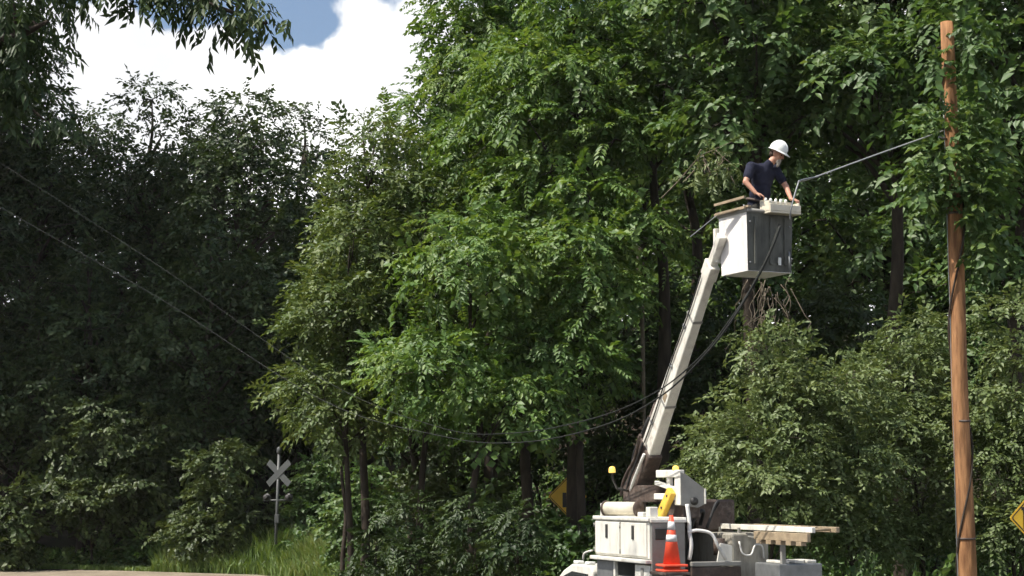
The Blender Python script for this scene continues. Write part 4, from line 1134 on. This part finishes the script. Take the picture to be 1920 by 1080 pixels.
diamond(1941, 971, 25.5, .43, .25, 'yellow diamond warning sign cut off by the picture edge beside the pole', [(-.2, -.13, -.16, .16), (-.225, -.2, .11, .16)])
diamond(1064, 931, 45, .52, -.2, 'yellow diamond warning sign in deep shade behind leaves beside the boom', [(-.13, -.03, -.28, .1)])

# ------------------------------------------------------------------ bare branches and hanging vines
def bare(name, paths, r, label, cat='branch', mat='twig'):
    g = MB()
    for q in paths: 
        s_ = smooth_path(q, 5); g.tube(s_, [r * (1 - .7 * i / (len(s_) - 1)) for i in range(len(s_))], 5)
    return tag(g.build(name, M[mat]), label, cat)
rnd = random.Random(12)
def wander(px, py, Y, dx, dy, n_, jit):
    q = []
    for i in range(n_):
        q.append(P(px, py, Y)); px += dx + rnd.uniform(-jit, jit); py += dy + rnd.uniform(-jit * .4, jit * .6); Y += rnd.uniform(-.12, .12)
    return q
bare('hanging_vines', [wander(rnd.uniform(1398, 1485), rnd.uniform(520, 560), 32.5 + rnd.uniform(-.5, .5), rnd.uniform(-5, 5), 15, 9, 9) for _ in range(20)] +
     [wander(rnd.uniform(1400, 1470), rnd.uniform(570, 660), 32.4, rnd.uniform(-10, 10), 8, 6, 8) for _ in range(12)], .009, 'tangle of bare grey vines hanging below the bucket', 'vines')
bare('fallen_branches', [[P(1515 + rnd.uniform(-10, 40), 742 + rnd.uniform(-10, 16), 33.6), P(1570, 715 + rnd.uniform(-12, 14), 33.5), P(1640 + rnd.uniform(-20, 10), 695 + rnd.uniform(-14, 18), 33.4)] for _ in range(8)], .017, 'bare dead branches lying over the shrub beside the pole', 'branches')
db = empty('dead_branch', P(1276, 335, 37))
tag(db, 'arching half-dead branch with sparse pale leaves just beside the worker', 'branch')
def off(q): return [p - db.location for p in q]
g = MB()
twigs = [[P(1240, 372, 37.2), P(1276, 335, 37), P(1310, 296, 36.8), P(1340, 280, 36.6), P(1372, 266, 36.5)], [P(1318, 291, 36.8), P(1330, 320, 36.7), P(1326, 352, 36.7)], [P(1340, 280, 36.6), P(1362, 300, 36.5), P(1385, 318, 36.5)]] + [wander(rnd.uniform(1300, 1370), rnd.uniform(280, 320), 36.6, rnd.uniform(-7, 7), 8, 4, 5) for _ in range(12)]
for q in twigs:
    s_ = smooth_path(off(q), 5); g.tube(s_, [.018 * (1 - .7 * i / (len(s_) - 1)) for i in range(len(s_))], 5)
g.build('wood', M['twig'], db)
rg = np.random.default_rng(3)
tp_ = np.array([list(off(q)[-1 - (i % 2)]) for i in range(4) for q in twigs]) + rg.normal(0, .12, (4 * len(twigs), 3))
link_mesh('leaves', leaves_mesh('dead_branch_leaves', tp_, unit(rg.normal(size=tp_.shape) + [0, 0, -.4]), unit(rg.normal(size=tp_.shape) * .4 + [0, 0, 1]), rg.uniform(.5, 1, len(tp_)), 'lance', 3), M['leaf_shrub'], db)
bare('pale_snag', [[P(1203, 575, 41), P(1204, 612, 41), P(1208, 800, 41), P(1210, 1040, 41)]], .075, 'pale broken tree stem in the shade beside the boom', 'stem')

# ------------------------------------------------------------------ thin summer haze in the air
g = MB(); g.b2((-1000, -500, -1.2), (1000, 1300, 40))
hz = g.build('haze', None)
hm = bpy.data.materials.new('haze_air'); hm.use_nodes = True
hn, hl = hm.node_tree.nodes, hm.node_tree.links
hn.remove(hn['Principled BSDF'])
pv = hn.new('ShaderNodeVolumePrincipled')
pv.inputs['Color'].default_value = (0.95, 0.97, 0.84, 1)
pv.inputs['Density'].default_value = 0.00017
pv.inputs['Anisotropy'].default_value = 0.2
hl.new(pv.outputs[0], hn['Material Output'].inputs['Volume'])
hz.data.materials.append(hm)
tag(hz, 'thin summer haze in the air', 'haze', kind='stuff')
